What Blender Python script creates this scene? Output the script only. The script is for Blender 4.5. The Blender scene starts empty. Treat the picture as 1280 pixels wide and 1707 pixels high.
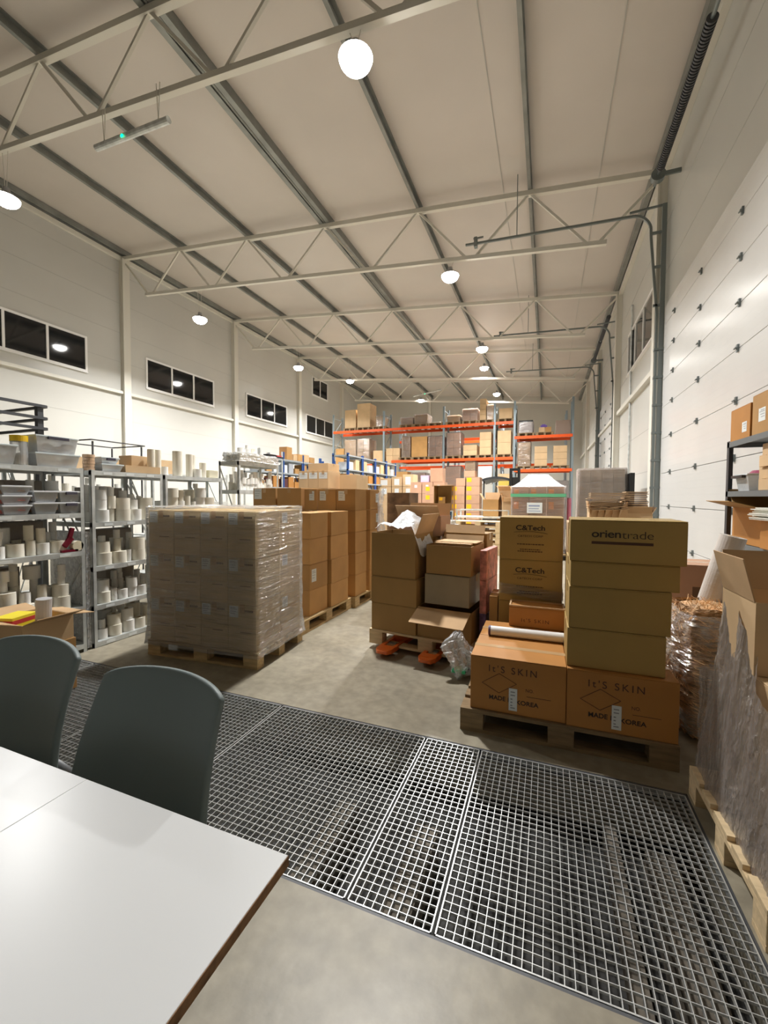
import bpy, math, random
from mathutils import Vector, Matrix
from math import sin, cos, pi, radians, sqrt, atan2
random.seed(7)
SC = bpy.context.scene
COL = SC.collection
# ------------------------------------------------------------ camera
F_PX, YAW, PIT, ROL, HC = 690.9, .3739, -.0361, -.0049, 1.5
fw = Vector((-sin(YAW)*cos(PIT), cos(YAW)*cos(PIT), sin(PIT)))
rt = Vector((cos(YAW), sin(YAW), 0)); dn = fw.cross(rt)
c_, s_ = cos(ROL), sin(ROL)
r2, d2 = c_*rt + s_*dn, -s_*rt + c_*dn
cam = bpy.data.cameras.new('camera'); co = bpy.data.objects.new('camera', cam); COL.objects.link(co)
co.matrix_world = Matrix(((r2.x, -d2.x, -fw.x, 0), (r2.y, -d2.y, -fw.y, 0), (r2.z, -d2.z, -fw.z, HC), (0, 0, 0, 1)))
cam.sensor_fit = 'HORIZONTAL'; cam.sensor_width = 36; cam.lens = F_PX/1280*36; cam.clip_start = .05; cam.clip_end = 100
SC.camera = co
# ------------------------------------------------------------ world, exposure
w = bpy.data.worlds.new('night'); SC.world = w; w.use_nodes = True
w.node_tree.nodes['Background'].inputs[0].default_value = (.01, .012, .016, 1)
w.node_tree.nodes['Background'].inputs[1].default_value = .3
SC.view_settings.view_transform = 'Standard'; SC.view_settings.look = 'None'
SC.view_settings.exposure = 0.0; SC.view_settings.gamma = 1.0; SC.view_settings.use_curve_mapping = False
SC.cycles.max_bounces = 9; SC.cycles.diffuse_bounces = 5; SC.cycles.transparent_max_bounces = 24
SC.cycles.use_denoising = True; SC.cycles.sample_clamp_indirect = 6
LAMP_W = 780.0
LAMP_COL = (1.0, .99, .97)
# lamp positions (x, y, z of the lens)
LAMPS = [(-2.56, 5.37, 7.54), (-2.56, 11.37, 7.53), (-2.56, 17.37, 7.56), (-3.32, 23.37, 8.6), (-3.3, 29.3, 8.55),
         (-10.6, 5.37, 7.68), (-11.42, 11.37, 7.7), (-11.3, 17.37, 7.75), (-11.48, 23.37, 8.68), (-8.65, 29.3, 8.55)]

# ------------------------------------------------------------ materials
MATS = {}
def mat(name, col, rough=.6, metal=0, n=0, nscale=8, nlow=.75, bump=0, bscale=60, coat=0, spec=.5, rnd=0, stretch=None, detail=4, bdist=.01):
    if name in MATS: return MATS[name]
    m = bpy.data.materials.new(name); m.use_nodes = True; nt = m.node_tree; b = nt.nodes['Principled BSDF']
    b.inputs['Base Color'].default_value = (*col, 1); b.inputs['Roughness'].default_value = rough
    b.inputs['Metallic'].default_value = metal; b.inputs['Coat Weight'].default_value = coat
    b.inputs['Specular IOR Level'].default_value = spec
    tc = nt.nodes.new('ShaderNodeTexCoord'); src = tc.outputs['Object']
    if stretch:
        mp = nt.nodes.new('ShaderNodeMapping'); mp.inputs['Scale'].default_value = stretch
        nt.links.new(src, mp.inputs[0]); src = mp.outputs[0]
    out = None
    if n:
        t = nt.nodes.new('ShaderNodeTexNoise'); t.inputs['Scale'].default_value = nscale; t.inputs['Detail'].default_value = detail
        nt.links.new(src, t.inputs[0])
        mx = nt.nodes.new('ShaderNodeMix'); mx.data_type = 'RGBA'
        mx.inputs[6].default_value = (*[c*nlow for c in col], 1); mx.inputs[7].default_value = (*[min(1, c*(2-nlow)) for c in col], 1)
        mr = nt.nodes.new('ShaderNodeMapRange'); mr.inputs[1].default_value = .3; mr.inputs[2].default_value = .7
        nt.links.new(t.outputs[0], mr.inputs[0]); nt.links.new(mr.outputs[0], mx.inputs[0])
        out = mx.outputs[2]
        nt.links.new(out, b.inputs['Base Color'])
    if rnd:
        oi = nt.nodes.new('ShaderNodeObjectInfo'); hs = nt.nodes.new('ShaderNodeHueSaturation')
        mr2 = nt.nodes.new('ShaderNodeMapRange'); mr2.inputs[3].default_value = 1-rnd; mr2.inputs[4].default_value = 1+rnd
        nt.links.new(oi.outputs['Random'], mr2.inputs[0]); nt.links.new(mr2.outputs[0], hs.inputs['Value'])
        if out: nt.links.new(out, hs.inputs['Color'])
        else: hs.inputs['Color'].default_value = (*col, 1)
        nt.links.new(hs.outputs[0], b.inputs['Base Color'])
    if bump:
        t2 = nt.nodes.new('ShaderNodeTexNoise'); t2.inputs['Scale'].default_value = bscale; t2.inputs['Detail'].default_value = 5
        nt.links.new(src, t2.inputs[0])
        bp = nt.nodes.new('ShaderNodeBump'); bp.inputs['Strength'].default_value = bump; bp.inputs['Distance'].default_value = bdist
        nt.links.new(t2.outputs[0], bp.inputs['Height']); nt.links.new(bp.outputs[0], b.inputs['Normal'])
    MATS[name] = m; return m
def emis(name, col, s):
    m = bpy.data.materials.new(name); m.use_nodes = True; b = m.node_tree.nodes['Principled BSDF']
    b.inputs['Base Color'].default_value = (0, 0, 0, 1); b.inputs['Emission Color'].default_value = (*col, 1); b.inputs['Emission Strength'].default_value = s
    return m
def film(name, clear=.72, white=.25, rough=.12, bump=.6, sc=(3, 3, 40), tint=(.9, .92, .95), bd=.04):
    m = bpy.data.materials.new(name); m.use_nodes = True; nt = m.node_tree; nt.nodes.clear()
    N = nt.nodes.new; L = nt.links.new
    out = N('ShaderNodeOutputMaterial'); tr = N('ShaderNodeBsdfTransparent'); gl = N('ShaderNodeBsdfGlossy'); df = N('ShaderNodeBsdfDiffuse'); tl = N('ShaderNodeBsdfTranslucent')
    gl.inputs['Roughness'].default_value = rough; df.inputs['Color'].default_value = (*tint, 1); tl.inputs['Color'].default_value = (*tint, 1)
    m1 = N('ShaderNodeMixShader'); m0 = N('ShaderNodeMixShader'); m2 = N('ShaderNodeMixShader')
    m0.inputs[0].default_value = .35; L(df.outputs[0], m0.inputs[1]); L(tl.outputs[0], m0.inputs[2])
    m1.inputs[0].default_value = white; L(gl.outputs[0], m1.inputs[1]); L(m0.outputs[0], m1.inputs[2])
    tc = N('ShaderNodeTexCoord'); mp = N('ShaderNodeMapping'); mp.inputs['Scale'].default_value = sc; L(tc.outputs['Object'], mp.inputs[0])
    t = N('ShaderNodeTexNoise'); t.inputs['Scale'].default_value = 1.4; t.inputs['Detail'].default_value = 6; L(mp.outputs[0], t.inputs[0])
    bp = N('ShaderNodeBump'); bp.inputs['Strength'].default_value = bump; bp.inputs['Distance'].default_value = bd; L(t.outputs[0], bp.inputs['Height'])
    L(bp.outputs[0], gl.inputs['Normal']); L(bp.outputs[0], df.inputs['Normal'])
    fr = N('ShaderNodeFresnel'); fr.inputs[0].default_value = 1.5; L(bp.outputs[0], fr.inputs['Normal'])
    mr = N('ShaderNodeMapRange'); mr.inputs[1].default_value = .35; mr.inputs[2].default_value = .75; mr.inputs[3].default_value = 1-clear-.08; mr.inputs[4].default_value = 1-clear+.14; L(t.outputs[0], mr.inputs[0])
    ad = N('ShaderNodeMath'); ad.operation = 'ADD'; ad.use_clamp = True; L(fr.outputs[0], ad.inputs[0]); L(mr.outputs[0], ad.inputs[1])
    L(ad.outputs[0], m2.inputs[0]); L(tr.outputs[0], m2.inputs[1]); L(m1.outputs[0], m2.inputs[2]); L(m2.outputs[0], out.inputs[0])
    return m

KRAFT = mat('kraft', (.48, .265, .09), .7, n=1, nscale=3, nlow=.9, rnd=.12, bump=.05, bscale=25)
KRAFT_W = mat('kraft_under_film', (.66, .50, .27), .7, n=1, nscale=3, nlow=.9, rnd=.06)
KRAFT_D = mat('kraft_deep', (.46, .205, .045), .65, n=1, nscale=3, nlow=.9, rnd=.04)
KRAFT_O = mat('kraft_olive', (.40, .27, .085), .7, n=1, nscale=3, nlow=.93, rnd=.05)
KRAFT_L = mat('kraft_light', (.62, .43, .24), .7, n=1, nscale=3, nlow=.92, rnd=.08)
KRAFT_P = mat('kraft_pinkish', (.52, .31, .20), .7, n=1, nscale=3, nlow=.92, rnd=.08)
INNER = mat('kraft_inner', (.56, .37, .2), .8, n=1, nscale=5, nlow=.92)
SEAM = mat('seam_shadow_gap', (.10, .055, .02), .9)
TAPE = mat('clear_tape', (.55, .36, .18), .2, coat=.4)
TAPEW = mat('pale_tape', (.68, .58, .46), .25)
PAPER = mat('paper_label', (.74, .78, .78), .6)
INK = mat('ink', (.035, .022, .016), .7)
INKB = mat('ink_brown', (.085, .038, .02), .7)
YEL = mat('yellow_sticker', (.95, .5, .01), .6)
ORS = mat('orange_sticker', (.9, .33, .06), .6)
WOOD = mat('pallet_wood', (.50, .36, .18), .75, n=1, nscale=6, nlow=.75, stretch=(1, 6, 6), rnd=.1, bump=.2)
WOOD_D = mat('old_pallet_wood', (.24, .165, .085), .8, n=1, nscale=6, nlow=.7, stretch=(1, 6, 6), rnd=.08, bump=.2)
WOOD_L = mat('new_pallet_wood', (.68, .52, .31), .75, n=1, nscale=6, nlow=.85, stretch=(1, 6, 6), rnd=.06)
GALV = mat('galvanised', (.56, .585, .575), .42, metal=.3, n=1, nscale=9, nlow=.8)
GALV_B = mat('bright_galvanised', (.60, .61, .60), .35, metal=.5, n=1, nscale=20, nlow=.85)
BLUEGREY = mat('blue_grey_steel', (.27, .33, .36), .45, metal=.5)
TRACK = mat('track_steel', (.21, .24, .24), .4, metal=.6)
DARKST = mat('dark_steel', (.075, .078, .085), .5, metal=.3)
SHELFG = mat('grey_shelf', (.17, .19, .20), .5, metal=.2)
WHITEST = mat('painted_steel', (.66, .64, .57), .45)
PURL = mat('purlin_steel', (.24, .25, .235), .45, metal=.4, n=1, nscale=2, nlow=.8)
ORANGE = mat('orange_beam', (.85, .105, .012), .45)
BLUE = mat('blue_post', (.02, .08, .28), .45)
WHITE = mat('white_plastic', (.85, .85, .84), .4)
ROLLW = mat('white_roll', (.84, .83, .79), .6, rnd=.07)
ROLLC = mat('cream_roll', (.80, .76, .65), .6, rnd=.07)
CORE = mat('roll_core', (.36, .24, .13), .8)
PRED = mat('red_print', (.6, .05, .05), .6)
BLACK = mat('black_plastic', (.012, .013, .014), .4)
CHAIRM = mat('charcoal_shell', (.15, .19, .192), .48, bump=.12, bscale=500, bdist=.001)
CHAIRG = mat('chair_grey_plastic', (.16, .17, .18), .45)
FILM = film('stretch_film', .80, .28, .09, 1.0, (2, 2, 22), bd=.06)
FILMC = film('crumpled_film', .45, .45, .15, .9, (14, 14, 14))
FILMW = film('milky_film', .15, .8, .3, .8, (9, 9, 9))
FILMG = film('heavy_film', .48, .45, .16, 1.0, (16, 14, 3), (.62, .56, .52), bd=.06)
BOXP = film('clear_box', .60, .75, .12, .15, (4, 4, 4), (.95, .98, 1))
FILMT = film('grey_film', .74, .42, .2, .5, (2, 2, 20), (.72, .66, .62))

# ------------------------------------------------------------ mesh builder
class MB:
    def __init__(s): s.v = []; s.f = []; s.m = []
    def quad(s, a, b, c, d, m=0):
        i = len(s.v); s.v += [tuple(a), tuple(b), tuple(c), tuple(d)]; s.f.append((i, i+1, i+2, i+3)); s.m.append(m)
    def box(s, x0, x1, y0, y1, z0, z1, m=0, top=None):
        i = len(s.v)
        s.v += [(x0, y0, z0), (x1, y0, z0), (x1, y1, z0), (x0, y1, z0), (x0, y0, z1), (x1, y0, z1), (x1, y1, z1), (x0, y1, z1)]
        s.f += [(i, i+3, i+2, i+1), (i+4, i+5, i+6, i+7), (i, i+1, i+5, i+4), (i+1, i+2, i+6, i+5), (i+2, i+3, i+7, i+6), (i+3, i, i+4, i+7)]
        s.m += [m, m if top is None else top, m, m, m, m]
        return s
    def bar(s, a, b, w, h=None, m=0, up=(0, 0, 1)):
        h = h or w; a = Vector(a); b = Vector(b); d = (b-a).normalized(); u = Vector(up)
        if abs(d.dot(u)) > .95: u = Vector((0, 1, 0))
        r = d.cross(u).normalized(); u = r.cross(d)
        i = len(s.v)
        for p in (a, b):
            for sx, sy in ((-1, -1), (1, -1), (1, 1), (-1, 1)): s.v.append(tuple(p + r*(sx*w/2) + u*(sy*h/2)))
        s.f += [(i, i+1, i+2, i+3), (i+7, i+6, i+5, i+4)] + [(i+k, i+4+k, i+4+(k+1) % 4, i+(k+1) % 4) for k in range(4)]
        s.m += [m]*6; return s
    def cyl(s, a, b, r, r2=None, seg=16, m=0, cap=True):
        r2 = r if r2 is None else r2; a = Vector(a); b = Vector(b); d = (b-a).normalized()
        u = Vector((0, 0, 1)) if abs(d.z) < .9 else Vector((1, 0, 0)); x = d.cross(u).normalized(); y = d.cross(x)
        i = len(s.v)
        for p, rr in ((a, r), (b, r2)):
            for k in range(seg):
                t = 2*pi*k/seg; s.v.append(tuple(p + x*(rr*cos(t)) + y*(rr*sin(t))))
        for k in range(seg):
            k2 = (k+1) % seg; s.f.append((i+k, i+k2, i+seg+k2, i+seg+k)); s.m.append(m)
        if cap: s.f += [tuple(i+k for k in reversed(range(seg))), tuple(i+seg+k for k in range(seg))]; s.m += [m, m]
        return s
    def tube(s, pts, r, seg=8, m=0):
        for a, b in zip(pts, pts[1:]): s.cyl(a, b, r, seg=seg, m=m)
        return s
    def grid(s, fn, nu, nv, m=0):
        i = len(s.v)
        for a in range(nu+1):
            for b in range(nv+1): s.v.append(tuple(fn(a/nu, b/nv)))
        for a in range(nu):
            for b in range(nv):
                k = i+a*(nv+1)+b; s.f.append((k, k+nv+1, k+nv+2, k+1)); s.m.append(m)
        return s
    def build(s, name, mats, parent=None, smooth=False, bevel=0, solid=0):
        me = bpy.data.meshes.new(name); me.from_pydata(s.v, [], s.f)
        if not isinstance(mats, (list, tuple)): mats = [mats]
        for x in mats: me.materials.append(x)
        me.polygons.foreach_set('material_index', s.m)
        if smooth: me.polygons.foreach_set('use_smooth', [True]*len(s.f))
        me.update(); me.validate()
        o = bpy.data.objects.new(name, me); COL.objects.link(o)
        if parent: o.parent = parent
        if solid: md = o.modifiers.new('t', 'SOLIDIFY'); md.thickness = solid; md.offset = 0
        if bevel: md = o.modifiers.new('b', 'BEVEL'); md.width = bevel; md.segments = 2; md.limit_method = 'ANGLE'
        return o
def tag(o, label, cat, group=None, kind=None):
    o['label'] = label; o['category'] = cat
    if group: o['group'] = group
    if kind: o['kind'] = kind
    return o
def struct(o): o['kind'] = 'structure'; return o
def empty(name, loc=(0, 0, 0), rz=0):
    o = bpy.data.objects.new(name, None); COL.objects.link(o); o.location = loc; o.rotation_euler = (0, 0, rz); o.empty_display_size = .1; return o
def put(o, loc, rz=0): o.location = loc; o.rotation_euler = (0, 0, rz); return o
def kids(o): return [c for c in COL.objects if c.parent == o]
def dup(root, loc, rz=0, label=None, group=None):
    r = root.copy(); COL.objects.link(r); r.location = loc; r.rotation_euler = (0, 0, rz)
    if label: r['label'] = label
    if group: r['group'] = group
    for ch in list(root.children):
        c = ch.copy(); COL.objects.link(c); c.parent = r
        for g in list(ch.children):
            d = g.copy(); COL.objects.link(d); d.parent = c
    return r
def mesh_copy(o, loc, rz, label, cat, group=None):
    r = o.copy(); COL.objects.link(r); r.location = loc; r.rotation_euler = (0, 0, rz); tag(r, label, cat, group); return r
def text(body, parent, x0, x1, zc, h, y, name='lettering', m=None, bold=0, space=1.0, face='front'):
    """text on a -Y facing plane of the parent, spanning x0..x1, centred at zc"""
    cu = bpy.data.curves.new('tmp', 'FONT'); cu.body = body; cu.size = 1; cu.space_character = space; cu.offset = bold; cu.extrude = .002
    o = bpy.data.objects.new('tmp', cu); COL.objects.link(o)
    bpy.context.view_layer.update()
    me = bpy.data.meshes.new_from_object(o.evaluated_get(bpy.context.evaluated_depsgraph_get()))
    bpy.data.objects.remove(o)
    xs = [v.co.x for v in me.vertices]; ys = [v.co.y for v in me.vertices]
    sx = (x1-x0)/(max(xs)-min(xs)); sz = h/(max(ys)-min(ys)); mx = min(xs); my = (max(ys)+min(ys))/2
    for v in me.vertices:
        a, b, c = v.co; v.co = (x0+(a-mx)*sx, y-.0012-c*.2, zc+(b-my)*sz)
    me.materials.clear(); me.materials.append(m or INK)
    t = bpy.data.objects.new(name, me); COL.objects.link(t); t.parent = parent; return t

# ------------------------------------------------------------ STRUCTURE
XL, XR, YB, YF = -15.24, 2.42, 35.4, -3.5
PS, SL = 2.9395, .0902
YT = {j: 11.366+6*(j-2) for j in range(0, 7)}
def ztop(x): return 9.018+1.5-SL*(x+15.24)      # truss top chord axis
def zceil(x): return ztop(x)+.30
M_floor = mat('concrete_floor', (.295, .262, .195), .38, n=1, nscale=1.6, nlow=.8, bump=.06, bscale=30, detail=9)
nt = M_floor.node_tree
def stain(nt):
    b = nt.nodes['Principled BSDF']; src = b.inputs['Base Color'].links[0].from_socket
    tc = nt.nodes.new('ShaderNodeTexCoord'); t = nt.nodes.new('ShaderNodeTexNoise'); t.inputs['Scale'].default_value = 14; t.inputs['Detail'].default_value = 8
    nt.links.new(tc.outputs['Object'], t.inputs[0]); mr = nt.nodes.new('ShaderNodeMapRange'); mr.inputs[1].default_value = .35; mr.inputs[2].default_value = .7; mr.inputs[3].default_value = .82; mr.inputs[4].default_value = 1.1
    nt.links.new(t.outputs[0], mr.inputs[0]); mx = nt.nodes.new('ShaderNodeVectorMath'); mx.operation = 'SCALE'
    nt.links.new(src, mx.inputs[0]); nt.links.new(mr.outputs[0], mx.inputs[3]); nt.links.new(mx.outputs[0], b.inputs['Base Color'])
    t3 = nt.nodes.new('ShaderNodeTexNoise'); t3.inputs['Scale'].default_value = 2; nt.links.new(tc.outputs['Object'], t3.inputs[0])
    m3 = nt.nodes.new('ShaderNodeMapRange'); m3.inputs[3].default_value = .25; m3.inputs[4].default_value = .55; nt.links.new(t3.outputs[0], m3.inputs[0]); nt.links.new(m3.outputs[0], b.inputs['Roughness'])
stain(nt)
GX0, GX1, GY0, GY1 = -4.75, .69, 1.325, 2.475
b = MB()
for x0, x1, y0, y1 in ((XL, GX0, YF, YB), (GX1, XR, YF, YB), (GX0, GX1, YF, GY0), (GX0, GX1, GY1, YB)):
    b.box(x0, x1, y0, y1, -.5, 0)
b.box(GX0, GX1, GY0, GY1, -.5, -.30)
struct(b.build('floor', M_floor))
M_wall = mat('wall_panel', (.52, .51, .46), .5, n=1, nscale=.5, nlow=.96)
M_wallw = mat('wall_panel_white', (.545, .54, .505), .32, n=1, nscale=.5, nlow=.96)
def ribs(m, axis, scale, strength, dist=.01):
    nt = m.node_tree; tc = nt.nodes.new('ShaderNodeTexCoord'); wv = nt.nodes.new('ShaderNodeTexWave'); wv.bands_direction = axis; wv.inputs['Scale'].default_value = scale; wv.wave_profile = 'SAW'
    wv.inputs['Distortion'].default_value = 0
    bp = nt.nodes.new('ShaderNodeBump'); bp.inputs['Strength'].default_value = strength; bp.inputs['Distance'].default_value = dist
    nt.links.new(tc.outputs['Object'], wv.inputs[0]); nt.links.new(wv.outputs[1], bp.inputs['Height']); nt.links.new(bp.outputs[0], nt.nodes['Principled BSDF'].inputs['Normal'])
M_ceil = mat('ceiling_panel', (.57, .525, .48), .5, n=1, nscale=.4, nlow=.95)
b = MB(); b.box(XL-.2, XL, YF, YB, -.1, 11.2)
for z in (1.1, 2.2, 3.3, 4.4, 5.5, 6.6, 7.7, 8.8, 9.9): b.box(XL, XL+.004, YF, YB, z-.006, z+.006, 1)
SEAMW = mat('wall_seam', (.45, .45, .42), .6)
struct(b.build('wall_left', [M_wallw, SEAMW]))
b = MB(); b.box(XR, XR+.2, YF, YB, -.1, 9.6)
for z in (1.1, 2.2, 3.3, 4.4, 5.5, 6.6, 7.7): b.box(XR-.004, XR, YF, YB, z-.006, z+.006, 1)
struct(b.build('wall_right', [M_wallw, SEAMW]))
b = MB(); b.box(XL-.2, XR+.2, YB, YB+.2, -.1, 11.3)
struct(b.build('wall_back', M_wall))
b = MB(); b.box(XL-.2, XR+.2, YF-.2, YF, -.1, 11.3)
struct(b.build('wall_front', mat('wall_front_grey', (.25, .24, .22), .6)))
b = MB(); za, zb = zceil(XL), zceil(XR)
i = 0
b.v = [(XL-.2, YF, za), (XR+.2, YF, zb), (XR+.2, YB, zb), (XL-.2, YB, za), (XL-.2, YF, za+.2), (XR+.2, YF, zb+.2), (XR+.2, YB, zb+.2), (XL-.2, YB, za+.2)]
b.f = [(0, 3, 2, 1), (4, 5, 6, 7), (0, 1, 5, 4), (1, 2, 6, 5), (2, 3, 7, 6), (3, 0, 4, 7)]; b.m = [0]*6
for X in (1.05, -1.2): b.bar((X, YF, zceil(X)-.001), (X, YB, zceil(X)-.001), .012, .006, 1)
struct(b.build('ceiling', [M_ceil, SEAMW]))
# roof purlins
PLAB = ['left eave', 'second', 'third', 'thick middle', 'fifth', 'sixth', 'right eave']
for k in range(7):
    X = XL+k*PS + (.12 if k == 0 else -.12 if k == 6 else 0); z = ztop(X)+.06
    b = MB(); p = empty('roof_purlin', (X, YF, z))
    L = YB-YF
    if k == 3:
        b.box(-.17, -.05, 0, L, 0, .22); b.box(.05, .17, 0, L, 0, .22); b.box(-.05, .05, 0, L, .10, .22); b.cyl((.0, 0, .04), (.0, L, .04), .035, seg=8)
    elif k in (0, 6): b.box(-.12, .0, 0, L, 0, .2); b.box(.04, .12, 0, L, .03, .2)
    else: b.box(-.04, .04, 0, L, 0, .03); b.box(-.04, -.01, 0, L, .03, .22); b.box(-.04, .06, 0, L, .2, .23)
    b.build('channel', PURL, p)
    if k in (0, 6):
        e = MB(); s = -1 if k == 0 else 1; e.box(min(s*.02, s*.14), max(s*.02, s*.14), 0, L, -.17, -.02); e.build('edge_beam', WHITEST, p)
    tag(p, ['grey steel purlin running along the left eave above the white wall', 'grey steel purlin, second from the left wall under the roof', 'grey steel purlin, third from the left wall under the roof', 'thick double steel purlin with pipe along the middle of the roof', 'grey steel purlin just right of the near hanging lamp', 'grey steel purlin running nearly straight up over the right aisle', 'steel purlin running along the right eave above the sectional doors'][k], 'purlin', 'roof purlins')
# trusses
TL = ['nearest white roof truss, cut by the top left of the picture', 'second white lattice roof truss from the camera', 'third white lattice roof truss from the camera', 'fourth lattice roof truss over the middle of the hall', 'farthest lattice roof truss, in front of the back wall']
for j in range(1, 6):
    Y = YT[j]; t = empty('roof_truss', (XL, Y, ztop(XL)))
    def P(k, lo): x = k*PS; return (x, 0, -SL*x - (1.43 if lo else 0))
    MB().bar(P(0, 0), P(6, 0), .12, .12).build('top_chord', WHITEST, t)
    MB().bar(P(.42, 1), P(5.6, 1), .10, .10).build('bottom_chord', WHITEST, t)
    for k in range(7):
        for s in (-.5, .5):
            if 0 <= k+s <= 6: MB().bar(P(k, 0), P(k+s*.93, 1), .055, .055).build('diagonal_brace', WHITEST, t)
    tag(t, TL[j-1], 'roof truss', 'roof trusses')
# columns
LC = ['beside the nearest window', 'between the first two windows', 'between the second and third windows', 'between the third and fourth windows', 'in the far left corner behind the rack']
for j in range(1, 6):
    H = ztop(XL)
    tag(put(MB().box(0, .16, -.11, .11, 0, H-.06).box(.16, .2, -.14, .14, 0, H-.06).box(0, .03, -.14, .14, 0, H-.06).build('steel_column', WHITEST), (XL, YT[j], 0)),
        'white steel column on the left wall ' + LC[j-1], 'column', 'left wall columns')
for j in range(2, 6):
    H = ztop(XR)
    tag(put(MB().box(-.16, 0, -.10, .10, 0, H-.06).box(-.2, -.16, -.13, .13, 0, H-.06).build('steel_column', WHITEST), (XR, YT[j], 0)),
        'painted steel column on the right wall ' + ['at the far end of the nearest sectional door', 'beyond the right wall window', 'beside the second door track', 'close to the far right corner'][j-2], 'column', 'right wall columns')
PX = -9.6
tag(put(MB().box(-.1, .1, -.2, 0, 0, zceil(PX)-.02).build('steel_column', WHITEST), (PX, YB, 0)), 'pale steel post against the back wall behind the orange racks', 'column')
# wall rails (girts)
for j in range(0, 6):
    y0, y1 = YT[j]+.15, YT[j+1]-.15
    if y0 < YF: continue
    struct(put(MB().box(0, .14, 0, y1-y0, 0, .10).build('trim_%d' % (j+1), WHITEST), (XL, y0, 5.38)))
for j in (2, 3, 4, 5):
    y0, y1 = YT[j]+.15, YT[j+1]-.15
    struct(put(MB().box(-.12, 0, 0, y1-y0, 0, .12).build('trim_%d' % (j+5), WHITEST), (XR, y0, 4.5)))
# windows
NIGHT = mat('night_glass', (.008, .009, .011), .06, spec=.6)
def window(n, side, y0, y1, z0, z1, panes=3):
    X = XL if side < 0 else XR; w = y1-y0; h = z1-z0; s = 1 if side < 0 else -1
    p = struct(empty('window_%d' % n, (X, y0, z0)))
    b = MB(); f = .07
    a, c = sorted((0, s*.05))
    b.box(a, c, -f, w+f, -f, 0); b.box(a, c, -f, w+f, h, h+f); b.box(a, c, -f, 0, 0, h); b.box(a, c, w, w+f, 0, h)
    for k in range(1, panes): b.box(a, c, w*k/panes-.035, w*k/panes+.035, 0, h)
    b.build('window_frame', WHITE, p)
    for k in range(panes):
        a2, c2 = sorted((s*.012, s*.02)); MB().box(a2, c2, w*k/panes+.0, w*(k+1)/panes-.0, 0, h).build('window_pane', NIGHT, p)
    MB().box(min(0, s*.08), max(0, s*.08), -f, w+f, -f-.03, -f).build('window_sill', WHITE, p)
window(1, -1, 6.35, 9.9, 5.93, 7.03); window(2, -1, 12.35, 15.9, 5.93, 7.03); window(3, -1, 18.36, 22.0, 5.93, 7.03); window(4, -1, 24.37, 28.0, 5.93, 7.03)
window(5, -1, 25.15, 27.18, 8.62, 9.75, 2); window(6, 1, 12.25, 15.6, 5.55, 6.72)
window(7, -1, .4, 3.9, 5.93, 7.03)
# sectional doors
M_door = mat('door_panel', (.68, .68, .67), .22, n=1, nscale=.7, nlow=.97)
ribs(M_door, 'Z', 2.6, 1.0, .012)
def sectional_door(n, y0, y1, H, hy):
    d = struct(empty('door_%d' % n, (XR, y0, 0)))
    zs = [0, .56, 1.33, 2.05, 2.82, 3.52, 4.12, 4.72, 5.32, H]
    for a, c in zip(zs, zs[1:]):
        MB().box(-.06, -.005, 0, y1-y0, a+.004, c-.004).build('door_panel', M_door, d, bevel=.004)
    for y in hy:
        for z in zs[1:-1]:
            MB().box(-.085, -.06, y-y0-.022, y-y0+.022, z-.05, z+.05).cyl((-.1, y-y0-.03, z), (-.1, y-y0+.03, z), .012, seg=8).build('hinge', TRACK, d)
    return d
sectional_door(1, 5.55, 10.95, 5.75, (6.98, 8.56, 10.13, 5.75))
sectional_door(2, 17.7, 23.0, 5.75, (19.2, 20.8, 22.4))
# door tracks: vertical mast plus bent rail running out under the roof
def door_track(yt, ztk, x_end, label, plate=True):
    t = empty('door_track', (XR-.03, yt, 0))
    MB().box(-.12, -.03, -.03, .03, 0, ztk).build('mast', TRACK, t)
    pts = [(-.20, 0, 0), (-.20, 0, ztk-2.6), (-.27, 0, ztk-.75)]
    pts = [(-.17, 0, 0), (-.17, 0, ztk-2.4), (-.32, 0, ztk-.7)]
    for k in range(1, 8):
        a = k/8*pi/2; pts.append((-.32-.42*(1-cos(a)), 0, ztk-.55+.42*sin(a)))
    pts.append((x_end-XR, 0, ztk+.03))
    b = MB()
    for p, q in zip(pts, pts[1:]): b.bar(p, q, .05, .05, up=(0, 1, 0))
    b.build('curved_rail', TRACK, t)
    b = MB(); b.bar((-.07, 0, ztk-.02), (-.75, 0, ztk-.05), .04, .04)
    b.build('top_tie', TRACK, t)
    for z in (ztk-.6, ztk-1.35, ztk-2.2): MB().bar((-.05, 0, z), (-.3+.05*(z < ztk-1), 0, z), .05, .05).build('bracket', TRACK, t)
    for z in [.5+.62*k for k in range(int((ztk-2.8)/.62))]: MB().box(-.21, -.0, -.05, .05, z-.025, z+.025).build('bracket', TRACK, t)
    if plate: MB().box(x_end-XR+.22, x_end-XR+.30, -.06, .06, ztk-.08, ztk+.16).box(x_end-XR+.2, x_end-XR+.45, -.02, .02, ztk+.13, ztk+.16).build('end_stop', TRACK, t)
    xm = -.9
    hz = zceil(XR-3.2)-ztk
    MB().bar((-3.2, 0, ztk-.02), (-3.2, 0, ztk+hz-.02), .02, .02).build('hanger', TRACK, t)
    tag(t, label, 'door track', 'door tracks'); return t
door_track(11.02, 8.02, -2.05, 'near grey door track bending out under the roof beside the ribbed door')
door_track(17.6, 8.05, -2.1, 'second door track along the right wall, middle bent rail')
door_track(23.1, 8.15, -2.1, 'farthest door track on the right wall, smallest bent rail')
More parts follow.
